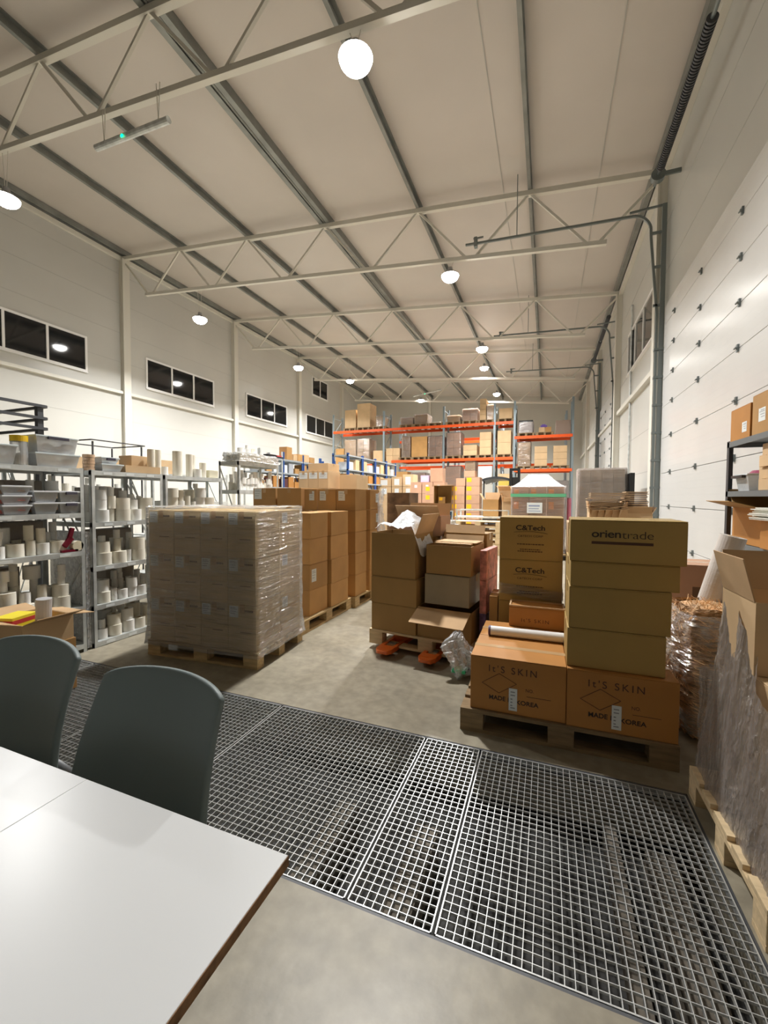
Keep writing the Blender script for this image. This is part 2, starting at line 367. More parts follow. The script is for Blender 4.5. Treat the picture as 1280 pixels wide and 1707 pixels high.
def spring_shaft(y0, y1, z, label):
    t = empty('torsion_spring_shaft', (XR-.42, y0, z)); L = y1-y0
    MB().cyl((0, 0, 0), (0, L+.35, 0), .03, seg=10).build('shaft', TRACK, t, smooth=False)
    for a, c in ((.0, L*.45), (L*.5, L-.15)):
        b = MB(); n = int((c-a)/.05)
        for k in range(n): y = a+(c-a)*k/n; b.cyl((0, y, 0), (0, y+.028, 0), .075, seg=14)
        b.build('spring', DARKST, t)
    MB().cyl((0, L, 0), (0, L+.12, 0), .13, seg=20).build('cable_drum', TRACK, t)
    MB().box(.0, .40, L+.02, L+.06, -.04, .04).build('bracket', TRACK, t)
    MB().cyl((0, L+.13, 0), (0, L+.135, 0), .05, seg=16).build('drum_cap', BLACK, t)
    tag(t, label, 'spring shaft', 'door spring shafts')
spring_shaft(4.2, 10.1, 8.1, 'dark torsion spring shaft high on the right above the near door')
spring_shaft(17.4, 22.6, 8.15, 'far torsion spring shaft above the second door on the right wall')

# ------------------------------------------------------------ lamps
M_lens = emis('lamp_lens', (1, .98, .93), 60)
M_bell = mat('lamp_housing', (.35, .35, .36), .4, metal=.4)
LL = ['nearest hanging high bay lamp, large glare at the top centre', 'second hanging lamp of the right row, before the second truss', 'third hanging lamp of the right row', 'fourth lamp of the right row, just below the third', 'farthest lamp of the right row, above the orange racks',
      'nearest lamp of the left row, cut by the left picture edge', 'second lamp of the left row, above the second window', 'third lamp of the left row, below the third truss', 'fourth lamp of the left row, on the fourth truss', 'farthest lamp of the left row, above the orange rack']
for k, (x, y, z) in enumerate(LAMPS):
    t = empty('high_bay_lamp', (x, y, z))
    MB().cyl((0, 0, .0), (0, 0, .07), .24, .17, seg=28).cyl((0, 0, .1), (0, 0, .22), .08, .06, seg=16).build('housing', M_bell, t)
    b = MB(); b.grid(lambda u, v: (.23*sin(u*pi/2)*cos(v*2*pi), .23*sin(u*pi/2)*sin(v*2*pi), -.16*cos(u*pi/2)), 8, 28); b.build('lens', M_lens, t, smooth=True)
    zt = (ztop(x)-1.43-z) if z < 8 else ztop(x)-.07-z
    MB().bar((-.03, 0, .2), (-.1, 0, max(zt, .25)), .008).bar((.03, 0, .2), (.1, 0, max(zt, .25)), .008).build('suspension_wire', WHITEST, t)
    la = bpy.data.lights.new('lamp_light', 'AREA'); la.shape = 'DISK'; la.size = .36; la.energy = LAMP_W*(.53 if y < 6 else .90); la.color = LAMP_COL; la.spread = radians(142)
    lo = bpy.data.objects.new('lamp_light', la); COL.objects.link(lo); lo.parent = t; lo.location = (0, 0, -.18)
    tag(t, LL[k], 'lamp', 'high bay lamps')
def tube_fix(a, bb, label, green=True):
    t = empty('hanging_tube_fixture', a); d = Vector(bb)-Vector(a)
    MB().cyl((0, 0, 0), d, .055, seg=12).build('tube_body', GALV, t, smooth=False)
    c = d*.42; MB().cyl(c+Vector((0, -.06, -.03)), c+Vector((0, -.07, -.03)), .03, seg=12).build('indicator_light', emis('green_led', (.0, 1, .35), 3), t)
    zt = ztop(a[0])-1.43-a[2]
    for f in (.12, .87):
        p = d*f; MB().bar(p, (p.x-.04, 0, zt), .01).bar(p, (p.x+.04, 0, zt), .01).build('suspension_wire', WHITEST, t)
    tag(t, label, 'tube fixture')
tube_fix((-7.72, 5.3, 7.80), (-5.95, 5.3, 7.74), 'pale tube fixture with green light hanging from the nearest truss')
tube_fix((-9.2, 29.2, 8.85), (-7.1, 29.2, 9.15), 'small dark tube fixture with green dot on the farthest truss')

# ------------------------------------------------------------ grating
def grate(x0, x1, label):
    t = empty('floor_grating', (x0, GY0, 0)); W = x1-x0-.012; H = GY1-GY0-.03
    t.location.x = x0+.006; t.location.y = GY0+.015
    b = MB(); n = max(1, round(W/.0318)); q = round(H/.0338)
    for k in range(1, n): x = W*k/n; b.box(x-.0013, x+.0013, .004, H-.004, -.022, -.003)
    for k in range(1, q): y = H*k/q; b.box(.004, W-.004, y-.0012, y+.0012, -.012, -.0034)
    b.build('grid_bars', GALV_B, t)
    MB().box(0, W, 0, .005, -.034, -.001).box(0, W, H-.005, H, -.034, -.001).box(0, .005, 0, H, -.034, -.001).box(W-.005, W, 0, H, -.034, -.001).build('rim', GALV_B, t)
    tag(t, label, 'floor grating', 'floor grating panels')
GXS = [-4.74, -3.74, -2.74, -1.74, -.673, -.339, .685]
GLB = ['leftmost', 'steel floor grating panel below the left chair', 'steel floor grating panel behind the two chairs', 'wide steel grating panel beside the table corner', 'narrow steel grating panel in the middle of the floor strip', 'right end steel grating panel beside the carton pallet']
GLB[0] = 'far left steel grating panel by the roll shelves'
for a, c, l in zip(GXS, GXS[1:], GLB): grate(a, c, l)
b = MB(); b.box(GX0, GX1, GY0, GY0+.012, -.045, -.002); b.box(GX0, GX1, GY1-.012, GY1, -.045, -.002); b.box(GX1-.008, GX1, GY0, GY1, -.045, -.002)
struct(b.build('trim_20', DARKST))
# pit rubble and drain beams visible through the grating
b = MB()
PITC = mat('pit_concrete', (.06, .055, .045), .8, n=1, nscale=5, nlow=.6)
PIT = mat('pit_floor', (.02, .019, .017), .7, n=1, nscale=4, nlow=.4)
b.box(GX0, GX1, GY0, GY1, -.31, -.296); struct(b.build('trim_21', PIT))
b = MB()
for x in (-.95, -.52): b.box(x-.055, x+.055, GY0+.05, GY0+.62, -.296, -.13)
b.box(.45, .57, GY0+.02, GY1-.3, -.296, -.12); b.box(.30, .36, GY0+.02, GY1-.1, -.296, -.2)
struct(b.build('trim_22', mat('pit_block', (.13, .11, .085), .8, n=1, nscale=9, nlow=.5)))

# ------------------------------------------------------------ pallets
def pallet(loc, rz, label, m=WOOD, group='wooden pallets', name='wooden_pallet'):
    """1.2 along local x, .8 along local y, origin at centre, on the floor"""
    t = empty(name, loc, rz)
    for k in range(5):
        w = .145 if k in (0, 2, 4) else .1; y = -.4+w/2+(.8-w)*k/4
        if k in (1, 3): y = -.4+.0725+(.655)*k/4
        MB().box(-.6, .6, y-w/2, y+w/2, .122, .144).build('top_board', m, t, bevel=.002)
    for x in (-.5275, 0, .5275): MB().box(x-.0725, x+.0725, -.4, .4, .1, .122).build('cross_board', m, t)
    for x in (-.5275, 0, .5275):
        for y in (-.35, 0, .35): MB().box(x-.0725, x+.0725, y-.05, y+.05, .022, .1).build('block', m, t, bevel=.003)
    for y in (-.35, 0, .35): MB().box(-.6, .6, y-.05, y+.05, 0, .022).build('bottom_board', m, t)
    return tag(t, label, 'pallet', group)
P_skin = pallet((.096, 3.045, 0), radians(.9), 'old dark wooden pallet under the two big brown lettered cartons', WOOD_D)
P_wrap = dup(P_skin, (-2.925, 3.24, 0), radians(4.2), 'wooden pallet under the film-wrapped block of cartons')
for c in P_wrap.children:
    c.data = c.data.copy(); c.data.materials[0] = WOOD
def pal(loc, rz, label): return dup(P_wrap, loc, rz, label)
pal((-2.83, 4.40, 0), pi/2, 'pallet under the lower carton stacks behind the wrapped pallet')
pal((-2.78, 5.62, 0), pi/2, 'second pallet of the row, under the taller carton stacks')
pal((-3.62, 5.55, 0), pi/2, 'pallet hidden between shelves and tall carton stacks')
P_jack = pal((-.985, 4.09, .045), radians(-7), 'pale pallet lifted on the orange forks of the pallet jack')
for c in P_jack.children: c.data = c.data.copy(); c.data.materials[0] = WOOD_L
P_right = dup(P_jack, (1.30, 2.09, 0), 0, 'new pale pallet at the right under the film-draped cartons')
pal((-.12, 4.02, 0), 0, 'pallet behind the lettered cartons, under the tall carton tower')

# ------------------------------------------------------------ cartons
def carton(x, y, z, w, d, h, m, label, rz=0, group=None, seam='x', tape=True, sticker=None, stm=None, name='carton', scol=None, detail=True):
    """closed carton; centre x,y, bottom z; w along local x, d along local y"""
    b = MB(); g = .0025
    X, Y = w/2, d/2
    b.box(-X, X, -Y, Y, 0, h-.006)
    if detail:
        if seam == 'x': b.box(-X, X, -Y, -g, h-.006, h); b.box(-X, X, g, Y, h-.006, h)
        else: b.box(-X, -g, -Y, Y, h-.006, h); b.box(g, X, -Y, Y, h-.006, h)
    else: b.box(-X, X, -Y, Y, h-.006, h)
    o = b.build(name, m, bevel=.004 if detail else 0); put(o, (x, y, z+.001), rz)
    if tape and detail:
        t = MB(); e = min(.07, h*.3)
        if seam == 'x': t.box(-X-.001, X+.001, -.025, .025, h, h+.0008); t.box(-X-.0015, -X, -.025, .025, h-e, h); t.box(X, X+.0015, -.025, .025, h-e, h)
        else: t.box(-.025, .025, -Y-.001, Y+.001, h, h+.0008); t.box(-.025, .025, -Y-.0015, -Y, h-e, h); t.box(-.025, .025, Y, Y+.0015, h-e, h)
        t.build('tape_strip', TAPE, o)
    for s in (sticker or []):
        # (face, u0, u1, v0, v1) fractions of the face
        f, u0, u1, v0, v1 = s; t = MB(); e = .0012
        if f == 'f': t.box(-X+u0*w, -X+u1*w, -Y-e, -Y, v0*h, v1*h)
        elif f == 'r': t.box(X, X+e, -Y+u0*d, -Y+u1*d, v0*h, v1*h)
        elif f == 'l': t.box(-X-e, -X, -Y+u0*d, -Y+u1*d, v0*h, v1*h)
        mm = stm or PAPER
        t.build('paper_sticker', mm, o)
        if mm is PAPER and detail:
            t = MB()
            for q in (.3, .5, .7, .82):
                z0 = (v0+(v1-v0)*q)*h
                a, c = u0+(u1-u0)*.12, u0+(u1-u0)*(.6+.3*((q*37) % 1))
                if f == 'f': t.box(-X+a*w, -X+c*w, -Y-e*1.6, -Y-e, z0, z0+.005)
                elif f == 'r': t.box(X+e, X+e*1.6, -Y+a*d, -Y+c*d, z0, z0+.005)
                else: t.box(-X-e*1.6, -X-e, -Y+a*d, -Y+c*d, z0, z0+.005)
            t.build('print_lines', mat('grey_print', (.3, .32, .34), .7), o)
    return tag(o, label, 'box', group)
def open_carton(x, y, z, w, d, h, m, label, rz=0, flaps=(60, 60, 60, 60), fl=None, group=None, inner=None, name='open_carton', full=0):
    """open top; flap angles (deg from vertical-up, outwards) for front, right, back, left; None = no flap"""
    t = empty(name, (x, y, z+.001), rz); X, Y, k = w/2, d/2, .005; inner = inner or INNER
    b = MB(); b.box(-X, X, -Y, Y, 0, k); b.box(-X, X, -Y, -Y+k, k, h); b.box(-X, X, Y-k, Y, k, h); b.box(-X, -X+k, -Y+k, Y-k, k, h); b.box(X-k, X, -Y+k, Y-k, k, h)
    b.build('carton_body', m, t)
    fl = fl or min(w, d)/2
    for i, a in enumerate(flaps):
        if a is None: continue
        a = radians(a); s, c = sin(a)*fl, cos(a)*fl
        q = MB(); e = .008
        if i == 0: A, B, D, E = (-X+e, -Y, h), (X-e, -Y, h), (X-e, -Y-s, h+c), (-X+e, -Y-s, h+c)
        if i == 1: A, B, D, E = (X, -Y+e, h), (X, Y-e, h), (X+s, Y-e, h+c), (X+s, -Y+e, h+c)
        if i == 2: A, B, D, E = (X-e, Y, h), (-X+e, Y, h), (-X+e, Y+s, h+c), (X-e, Y+s, h+c)
        if i == 3: A, B, D, E = (-X, Y-e, h), (-X, -Y+e, h), (-X-s, -Y+e, h+c), (-X-s, Y-e, h+c)
        q.quad(A, B, D, E); q.build('flap', inner, t, solid=.005)
    return tag(t, label, 'box', group)

# --- the lettered pallet
R9 = radians(.9)
ZP = .144
def skin_box(cx, label, w=.566):
    o = carton(cx, 2.875, ZP, w, .42, .345, KRAFT_D, label, rz=R9, seam='x', tape=True, name='carton')
    X, Y = w/2, .21
    text("It'S SKIN", o, -X+.115, -X+.40, .275, .043, -Y, space=1.35, m=INKB)
    b = MB(); c = (-.105, .185); r1, r2_ = .105, .062
    P4 = [(c[0]-r1, c[1]-.01), (c[0], c[1]+r2_), (c[0]+r1, c[1]+.01), (c[0], c[1]-r2_)]
    for p, q in zip(P4, P4[1:]+P4[:1]): b.bar((p[0], -Y-.001, p[1]), (q[0], -Y-.001, q[1]), .002, .003, up=(0, 1, 0))
    b.build('printed_diamond', INKB, o)
    text('NO.', o, .055, .10, .165, .02, -Y, m=INKB)
    b = MB(); b.box(.06, .2, -Y-.0012, -Y, .125, .1275); b.build('printed_rule', INKB, o)
    text('MADE', o, -.165, -.065, .09, .028, -Y, m=INK, bold=.02)
    text('IN', o, -.05, -.02, .088, .028, -Y, m=INK, bold=.02)
    text('KOREA', o, .0, .13, .082, .028, -Y, m=INK, bold=.02)
    MB().box(-.045, .005, -Y-.0035, -Y-.002, .025, .165).build('paper_sticker', PAPER, o)
    b = MB()
    for z in (.04, .055, .075, .095, .12, .14): b.box(-.035, -.008-.01*((z*100) % 2), -Y-.0045, -Y-.0035, z, z+.006)
    b.build('print_lines', mat('grey_print', (.3, .32, .34), .7), o)
    return o
skin_box(-.158, 'big brown carton with printed diamond at the left front of the dark pallet')
skin_box(.411, 'big brown carton with printed diamond, right front, under the plain boxes')
carton(-.163, 3.275, ZP, .566, .37, .345, KRAFT_D, 'big brown carton behind the left lettered carton, long tape on top', rz=R9)
carton(.405, 3.275, ZP, .566, .37, .345, KRAFT_D, 'big brown carton hidden behind the right lettered carton', rz=R9)
# plain stack
def stk(x0, x1, y, z0, z1, d, label, rz=R9, m=KRAFT_O, **k): return carton((x0+x1)/2, y+d/2, z0, x1-x0, d, z1-z0, m, label, rz=rz, **k)
stk(.128, .634, 2.70, .492, .722, .40, 'plain olive carton, lowest of the four stacked on the lettered carton', rz=radians(.2))
stk(.134, .655, 2.705, .724, .972, .42, 'plain olive carton, second from the bottom of the four-box stack', rz=radians(.4))
stk(.136, .690, 2.71, .974, 1.123, .42, 'thin flat olive carton just under the top printed carton', rz=radians(1.2))
o = stk(.138, .722, 2.70, 1.126, 1.372, .36, 'top carton with bold dark print on the four-box stack', rz=radians(-1.2))
o['label'] = 'wide carton with bold dark lettering and underline bar, topmost of the front stack'
w = .584; X = w/2
text('orien', o, -X+.115, -X+.265, .165, .042, -.18, bold=.012, space=.95, m=INK)
text('trade', o, -X+.27, -X+.425, .163, .042, -.18, bold=-.012, space=.95, m=INK)
MB().box(-X+.115, -X+.425, -.1815, -.18, .105, .121).build('printed_bar', INKB, o)
# lettered tower
def tower(z0, z1, label, full):
    o = carton(-.1175, 3.79, z0, .492, .38, z1-z0, KRAFT_O, label, rz=0)
    X, Y, h = .246, .19, z1-z0
    text('C&Tech', o, -X+.13, -X+.355, h-.085, .042, -Y, bold=.018, m=INK)
    b = MB(); pts = [(-X+.115+.26*k/10, -Y-.001, h-.125+.012*sin(pi*k/10)-.006*k/10) for k in range(11)]
    for p, q in zip(pts, pts[1:]): b.bar(p, q, .002, .0055, up=(0, 1, 0))
    b.build('printed_swoosh', INK, o)
    text('C&TECH CORP', o, -X+.145, -X+.34, h-.153, .016, -Y, m=INKB)
    if full:
        b = MB()
        for z, a, c in ((.125, .14, .35), (.082, .165, .32), (.066, .145, .34)):
            x = a
            while x < c: l = .008+.014*random.random(); b.box(-X+x, -X+min(x+l, c), -Y-.0012, -Y, z, z+.008); x += l+.004
        b.build('printed_lines', INKB, o)
    return o
carton(-.1175, 3.79, ZP, .492, .38, .145, KRAFT, 'low brown carton at the very bottom of the swoosh-printed tower')['label'] = 'low carton at the foot of the swoosh-printed tower'
tower(.29, .635, 'third carton down in the swoosh-printed tower, mostly hidden', True)
tower(.637, .985, 'second swoosh-printed carton, with film strip, below the top one', True)
tower(.987, 1.337, 'top swoosh-printed carton of the tower, printed lines under its name', True)
carton(-.415, 3.82, ZP, .07, .3, .5, KRAFT, 'narrow brown carton edge sticking out left of the tower foot')
# film band round tower
b = MB(); X0, X1, Y0_, Y1_ = -.368, .133, 3.592, 3.99
b.grid(lambda u, v: (X0+(X1-X0)*u, Y0_-.004*random.random(), .70+.09*v-.05*u), 24, 5)
b.grid(lambda u, v: (X1+.004*random.random(), Y0_+(Y1_-Y0_)*u, .65+.09*v), 12, 5)
tag(b.build('film_band', FILM, smooth=True), 'loose clear film band across the second swoosh-printed carton', 'film')
# small box behind the film roll
o = carton(-.06, 3.475, .491, .405, .19, .155, KRAFT_D, 'small open-topped carton with faint brown lettering on the big left carton', rz=radians(1), tape=False)
text("It'S SKIN", o, -.11, .09, .055, .028, -.095, space=1.3, m=INKB)
MB().box(-.2025, .2025, -.095, -.085, .155, .166).box(-.2025, .2025, .085, .095, .155, .166).box(-.2025, -.19, -.085, .085, .155, .166).box(.19, .2025, -.085, .085, .155, .166).build('raised_rim', INNER, o)
carton(.32, 3.50, .491, .34, .3, .83, KRAFT_L, 'tall pale carton between the tower and the plain stack', tape=False, name='tall_carton')
o = empty('film_roll', (-.11, 3.10, .526)); MB().cyl((-.255, -.01, 0), (.255, .01, 0), .034, seg=24).build('wound_film', WHITE, o, smooth=False)
MB().cyl((-.27, -.01, 0), (-.2555, -.01, 0), .0355, seg=20).cyl((.2555, .01, 0), (.27, .01, 0), .0355, seg=20).build('end_plug', mat('purple_plug', (.08, .04, .12), .5), o)
tag(o, 'white stretch film roll lying on the big left lettered carton', 'film roll')

# --- wrapped pallet
A4 = radians(4.2); ca, sa = cos(A4), sin(A4)
def WP(lx, ly): return (-2.925+lx*ca-ly*sa, 3.24+lx*sa+ly*ca)
cw = .293; nmc = ['leftmost', 'second from left', 'third from left', 'rightmost']; lay = ['bottom', 'middle', 'top']
DK = mat('carton_print', (.16, .09, .05), .7)
for r in range(3):
    for c in range(4):
        for dd in range(2):
            if dd and c < 3 and r < 2: continue
            x, y = WP(-.5835+.292*c+.146, -.195+.385*dd)
            lb = ('%s carton in the front %s layer under the stretch film' % (nmc[c], lay[r])) if dd == 0 else ('rear row carton, %s, %s layer of the film-wrapped pallet' % (nmc[c], lay[r]))
            o = carton(x, y, ZP+.408*r, .288, .38, .405, KRAFT_W, lb, rz=A4, seam='y', group='cartons on the wrapped pallet', sticker=[('f', .04, .36, .72, .97)] if dd == 0 else ([('r', .1, .35, .7, .95)] if c == 3 else None))
            if dd == 0:
                b = MB(); xx = -.02
                while xx < .10: l = .01+.012*random.random(); b.box(xx, min(xx+l, .11), -.1912, -.19, .345, .362); xx += l+.003
                b.box(-.02, .09, -.1912, -.19, .16, .166); b.build('printed_lines', DK, o)
# film shell around it
def shell(cx, cy, rz, w, d, z0, z1, m, label, amp=.008, flare=.03, top=True, name='stretch_film', cat='stretch film', seedv=1, dome=.0, res=1.0):
    rnd = random.Random(seedv); b = MB()
    nz = int(26*res); per = []
    n1, n2 = int(26*res), int(18*res); X, Y = w/2, d/2
    for k in range(n1): per.append((-X+w*k/n1, -Y))
    for k in range(n2): per.append((X, -Y+d*k/n2))
    for k in range(n1): per.append((X-w*k/n1, Y))
    for k in range(n2): per.append((-X, Y-d*k/n2))
    N = len(per); i0 = len(b.v)
    for j in range(nz+1):
        v = j/nz; z = z0+(z1-z0)*v
        ph = rnd.random()*6
        for k, (x, y) in enumerate(per):
            l = sqrt(x*x+y*y); s = amp*(rnd.random()-.3) + flare*max(0, 1-v*6)
            zz = z + (.012*sin(k*.7+ph)+.012*rnd.random()) * (1 if j == nz else .3)
            b.v.append((x+(x/l)*s, y+(y/l)*s, zz))
    for j in range(nz):
        for k in range(N):
            k2 = (k+1) % N; b.f.append((i0+j*N+k, i0+j*N+k2, i0+(j+1)*N+k2, i0+(j+1)*N+k)); b.m.append(0)
    if top:
        for (xa, xb, ya, yb) in ((-X, X, -Y, Y),):
            b.grid(lambda u, v: (xa+(xb-xa)*u, ya+(yb-ya)*v, z1+.004+.022*rnd.random()+dome*sin(pi*u)*sin(pi*v)), 16, 12)
    o = b.build(name, m, smooth=True); put(o, (cx, cy, 0), rz)
    return tag(o, label, cat)
shell(-2.925, 3.24, A4, 1.20, .80, .10, 1.385, FILM, 'clear stretch film wound round the large near block of cartons')

# --- row behind: lower stacks (4 layers) and taller stacks (5 layers)
def grp(x0, x1, y0, y1, z0, n, h, m, lab, grpn, sticker=None, rz=0, seam='x', **k):
    for r in range(n):
        ord_ = ['bottom', 'second', 'third', 'fourth', 'fifth', 'sixth', 'seventh', 'eighth'][r] if r < n-1 else 'top'
        jx = random.uniform(-.006, .006)
        carton((x0+x1)/2+jx, (y0+y1)/2, z0+r*h, x1-x0, y1-y0, h-.002, m, lab % ord_, rz=rz+random.uniform(-.01, .01), group=grpn, sticker=sticker(r) if callable(sticker) else sticker, seam=seam, **k)
fst = [('f', .2, .75, .68, .95)]
grp(-2.80, -2.47, 4.02, 4.42, ZP, 4, .293, KRAFT, '%s carton of the front stack just behind the wrapped block', 'cartons of the lower stacks', lambda r: [('f', .1, .5, .55, .9)] if r != 1 else [('r', .1, .35, .3, .8)], seam='y')
grp(-2.77, -2.44, 4.46, 4.92, ZP, 4, .293, KRAFT, '%s carton of the second low stack by the aisle', 'cartons of the lower stacks', seam='y')
for i, (a, c) in enumerate(((-3.16, -2.90), (-2.88, -2.62), (-2.60, -2.385))):
    pass
grp(-2.68, -2.395, 5.06, 5.42, ZP, 5, .293, KRAFT, '%s carton of the tall aisle-side front stack', 'cartons of the taller stacks', lambda r: [('f', .1, .45, .45, .9)] if r == 4 else None, seam='y')
grp(-2.68, -2.36, 5.47, 5.82, ZP, 5, .293, KRAFT, '%s carton of the tall aisle-side rear stack', 'cartons of the taller stacks', lambda r: [('r', .6, .9, .35, .8)], seam='y')
grp(-2.98, -2.70, 5.06, 5.42, ZP, 5, .293, KRAFT, '%s carton of the tall second stack from the aisle', 'cartons of the taller stacks', lambda r: [('f', .1, .45, .45, .9)], seam='y')
grp(-3.20, -3.00, 5.06, 5.42, ZP, 5, .293, KRAFT, '%s carton of the narrow stack with label, third from the aisle', 'cartons of the taller stacks', lambda r: [('f', .4, .8, .45, .9)], seam='y')
grp(-3.63, -3.23, 5.02, 5.55, ZP, 5, .296, KRAFT, '%s carton of the plain wide stack left of the labelled stacks', 'cartons by the shelves', seam='y')
grp(-4.05, -3.65, 5.02, 5.55, ZP, 5, .296, KRAFT, '%s carton of the plain wide stack nearest the roll shelves', 'cartons by the shelves', lambda r: [('f', .05, .38, .45, .98)] if r == 4 else None, seam='y')
# boxes behind on top
pal((-3.80, 6.75, 0), 0, 'pallet behind the tall stacks, carrying the pale labelled cartons')
for i in range(3):
    for r, (z0, z1) in enumerate(((.144, .64), (.642, 1.14), (1.142, 1.64), (1.645, 1.955))):
        carton(-4.05+.2*i, 6.6, z0, .195, .45, z1-z0, KRAFT_L, '%s pale labelled carton, %s layer, on the pallet behind the tall stacks' % (['left', 'middle', 'right'][i], ['bottom', 'second', 'third', 'fourth'][r]), group='pale labelled cartons', sticker=[('f', .08, .92, .55, .9)], seam='y')
carton(-3.76, 6.6, 1.957, .40, .42, .13, KRAFT_L, 'pale flat carton topmost above the three labelled cartons')
carton(-3.30, 6.9, ZP, .34, .5, 1.75, KRAFT_L, 'tall pale carton right of the three labelled cartons')

# --- pallet jack with its load
RJ = radians(-7); cj, sj = cos(RJ), sin(RJ)
def WJ(lx, ly): return (-.985+lx*cj-ly*sj, 4.09+lx*sj+ly*cj)
j = empty('pallet_jack', (*WJ(0, 0), 0), RJ)
ORJ = mat('jack_orange', (.75, .14, .015), .35, coat=.3)
for fx in (-.355, .08):
    b = MB(); y0, y1 = -.60, .55; w = .085
    pr = [(-.62, .03, .05), (-.60, .055, .035), (-.55, .08, .03), (-.45, .085, .03), (.55, .085, .03)]
    for (ya, wa, za), (yb, wb, zb) in zip(pr, pr[1:]):
        if ya == -.45:
            continue
        b.v += [(fx-wa, ya, .075), (fx+wa, ya, .075), (fx+wb, yb, .075), (fx-wb, yb, .075), (fx-wa, ya, za), (fx+wa, ya, za), (fx+wb, yb, za), (fx-wb, yb, za)]
        i = len(b.v)-8; b.f += [(i, i+1, i+2, i+3), (i+7, i+6, i+5, i+4), (i, i+4, i+5, i+1), (i+1, i+5, i+6, i+2), (i+2, i+6, i+7, i+3), (i+3, i+7, i+4, i)]; b.m += [0]*6
    # frame around roller slot
    b.box(fx-.085, fx-.045, -.45, -.22, .03, .075); b.box(fx+.045, fx+.085, -.45, -.22, .03, .075); b.box(fx-.085, fx+.085, -.22, .6, .03, .075)
    b.build('fork', ORJ, j, bevel=.006)
    MB().cyl((fx-.04, -.36, .04), (fx+.04, -.36, .04), .038, seg=20).build('load_roller', mat('grey_roller', (.22, .22, .21), .4), j)
MB().box(-.36, .09, .6, .72, .03, .42).build('pump_housing', ORJ, j, bevel=.01)
MB().cyl((-.2, .72, .09), (-.08, .72, .09), .09, seg=20).build('steer_wheel', BLACK, j)
MB().tube([(-.13, .70, .2), (-.13, .78, .9), (-.13, .80, .98)], .02).build('tiller', BLACK, j)
b = MB(); pts = [(-.13+.17*cos(t), .80, 1.07+.10*sin(t)) for t in [2*pi*k/20 for k in range(21)]]; b.tube(pts, .016); b.box(-.165, -.095, .775, .825, 1.0, 1.17)
b.build('handle_loop', BLACK, j)
tag(j, 'orange hand pallet jack with black loop handle under the pale pallet', 'pallet jack')
zj = ZP+.045
def cj_(lx, ly, z, w, d, h, label, m=KRAFT_D, **k):
    x, y = WJ(lx, ly); return carton(x, y, z, w, d, h, m, label, rz=RJ, **k)
DKR = mat('kraft_plain_brown', (.40, .24, .085), .68, n=1, nscale=3, nlow=.93)
cj_(-.34, -.16, zj, .48, .46, .265, 'brown carton at the bottom left on the jack pallet', DKR)
cj_(-.34, -.16, zj+.267, .49, .46, .26, 'brown carton in the middle of the left stack on the jack pallet', DKR)
x, y = WJ(-.35, -.16)
open_carton(x, y, zj+.53, .475, .44, .43, DKR, 'open brown carton with white film sheet on top of the jack pallet', rz=RJ, flaps=(None, 20, None, None), fl=.2)
# milky film sheet spilling out
def crumple(pts_fn, nu, nv, amp, sd): 
    r = random.Random(sd)
    return lambda u, v: tuple(Vector(pts_fn(u, v))+Vector((r.uniform(-amp, amp), r.uniform(-amp, amp), r.uniform(-amp, amp))))
fs = MB(); x0, y0 = WJ(-.55, -.36)
def sheet(u, v):
    lx = -.56+.50*u; ly = -.36+.36*v
    z = 1.17+.17*sin(pi*min(1, u*.85+.1))*(.35+.65*v)+.03*sin(u*9+v*5)
    if u > .8: z -= (u-.8)*1.1
    x, y = WJ(lx, ly-.03*(u > .8)); return (x, y, z)
fs.grid(crumple(sheet, 0, 0, .010, 3), 18, 12)
tag(fs.build('plastic_sheet', FILMW, smooth=True), 'crumpled white plastic sheet bulging out of the open carton', 'plastic sheet')
# right stack on jack pallet
x, y = WJ(.17, -.12)
open_carton(x, y, zj, .52, .5, .28, DKR, 'open carton with drooping pale flap at the bottom right of the jack pallet', rz=RJ, flaps=(112, None, None, None), fl=.24)
cj_(.18, -.10, zj+.31, .43, .46, .28, 'carton with pale shiny tape front in the middle right of the jack pallet', mat('kraft_greyish', (.36, .29, .18), .3, n=1, nscale=3, nlow=.9, coat=.2))
x, y = WJ(.19, -.10)
open_carton(x, y, zj+.595, .43, .44, .27, DKR, 'upper right carton on the jack pallet with raised pale flap', rz=RJ, flaps=(None, None, 25, None), fl=.18)
b = MB(); x, y = WJ(.2, -.1); z = zj+.595+.28
b.box(-.19, .22, -.12, .12, .012, .018); b.box(-.16, .19, -.19, -.12, .0, .012)
tag(put(b.build('cardboard_sheet', INNER), (x, y, z), RJ), 'pale loose cardboard sheet lying on the upper right carton', 'cardboard')
PRN = mat('pink_print', (.55, .2, .16), .5, n=1, nscale=14, nlow=.4); PUR = mat('purple_print', (.16, .09, .2), .5, n=1, nscale=14, nlow=.4)
for zz, hh, mm, lb in ((zj, .26, PUR, 'purple printed slim carton at the right side of the jack pallet'), (zj+.262, .30, PRN, 'red printed slim carton above the purple one'), (zj+.564, .27, PRN, 'topmost red printed slim carton on the jack pallet')):
    cj_(.50, -.05, zz, .06, .42, hh, lb, mm, tape=False)
# back row on jack pallet
cj_(-.34, .24, zj, .5, .3, .90, 'tall brown carton at the back of the jack pallet', DKR)
x, y = WJ(-.30, .27)
open_carton(x, y, zj+.905, .50, .30, .21, KRAFT_P, 'open carton with pale inner flap behind the white sheet', rz=RJ, flaps=(35, None, 8, None), fl=.13)
cj_(.2, .27, zj, .45, .24, .95, 'brown carton standing at the back right of the jack pallet', DKR)
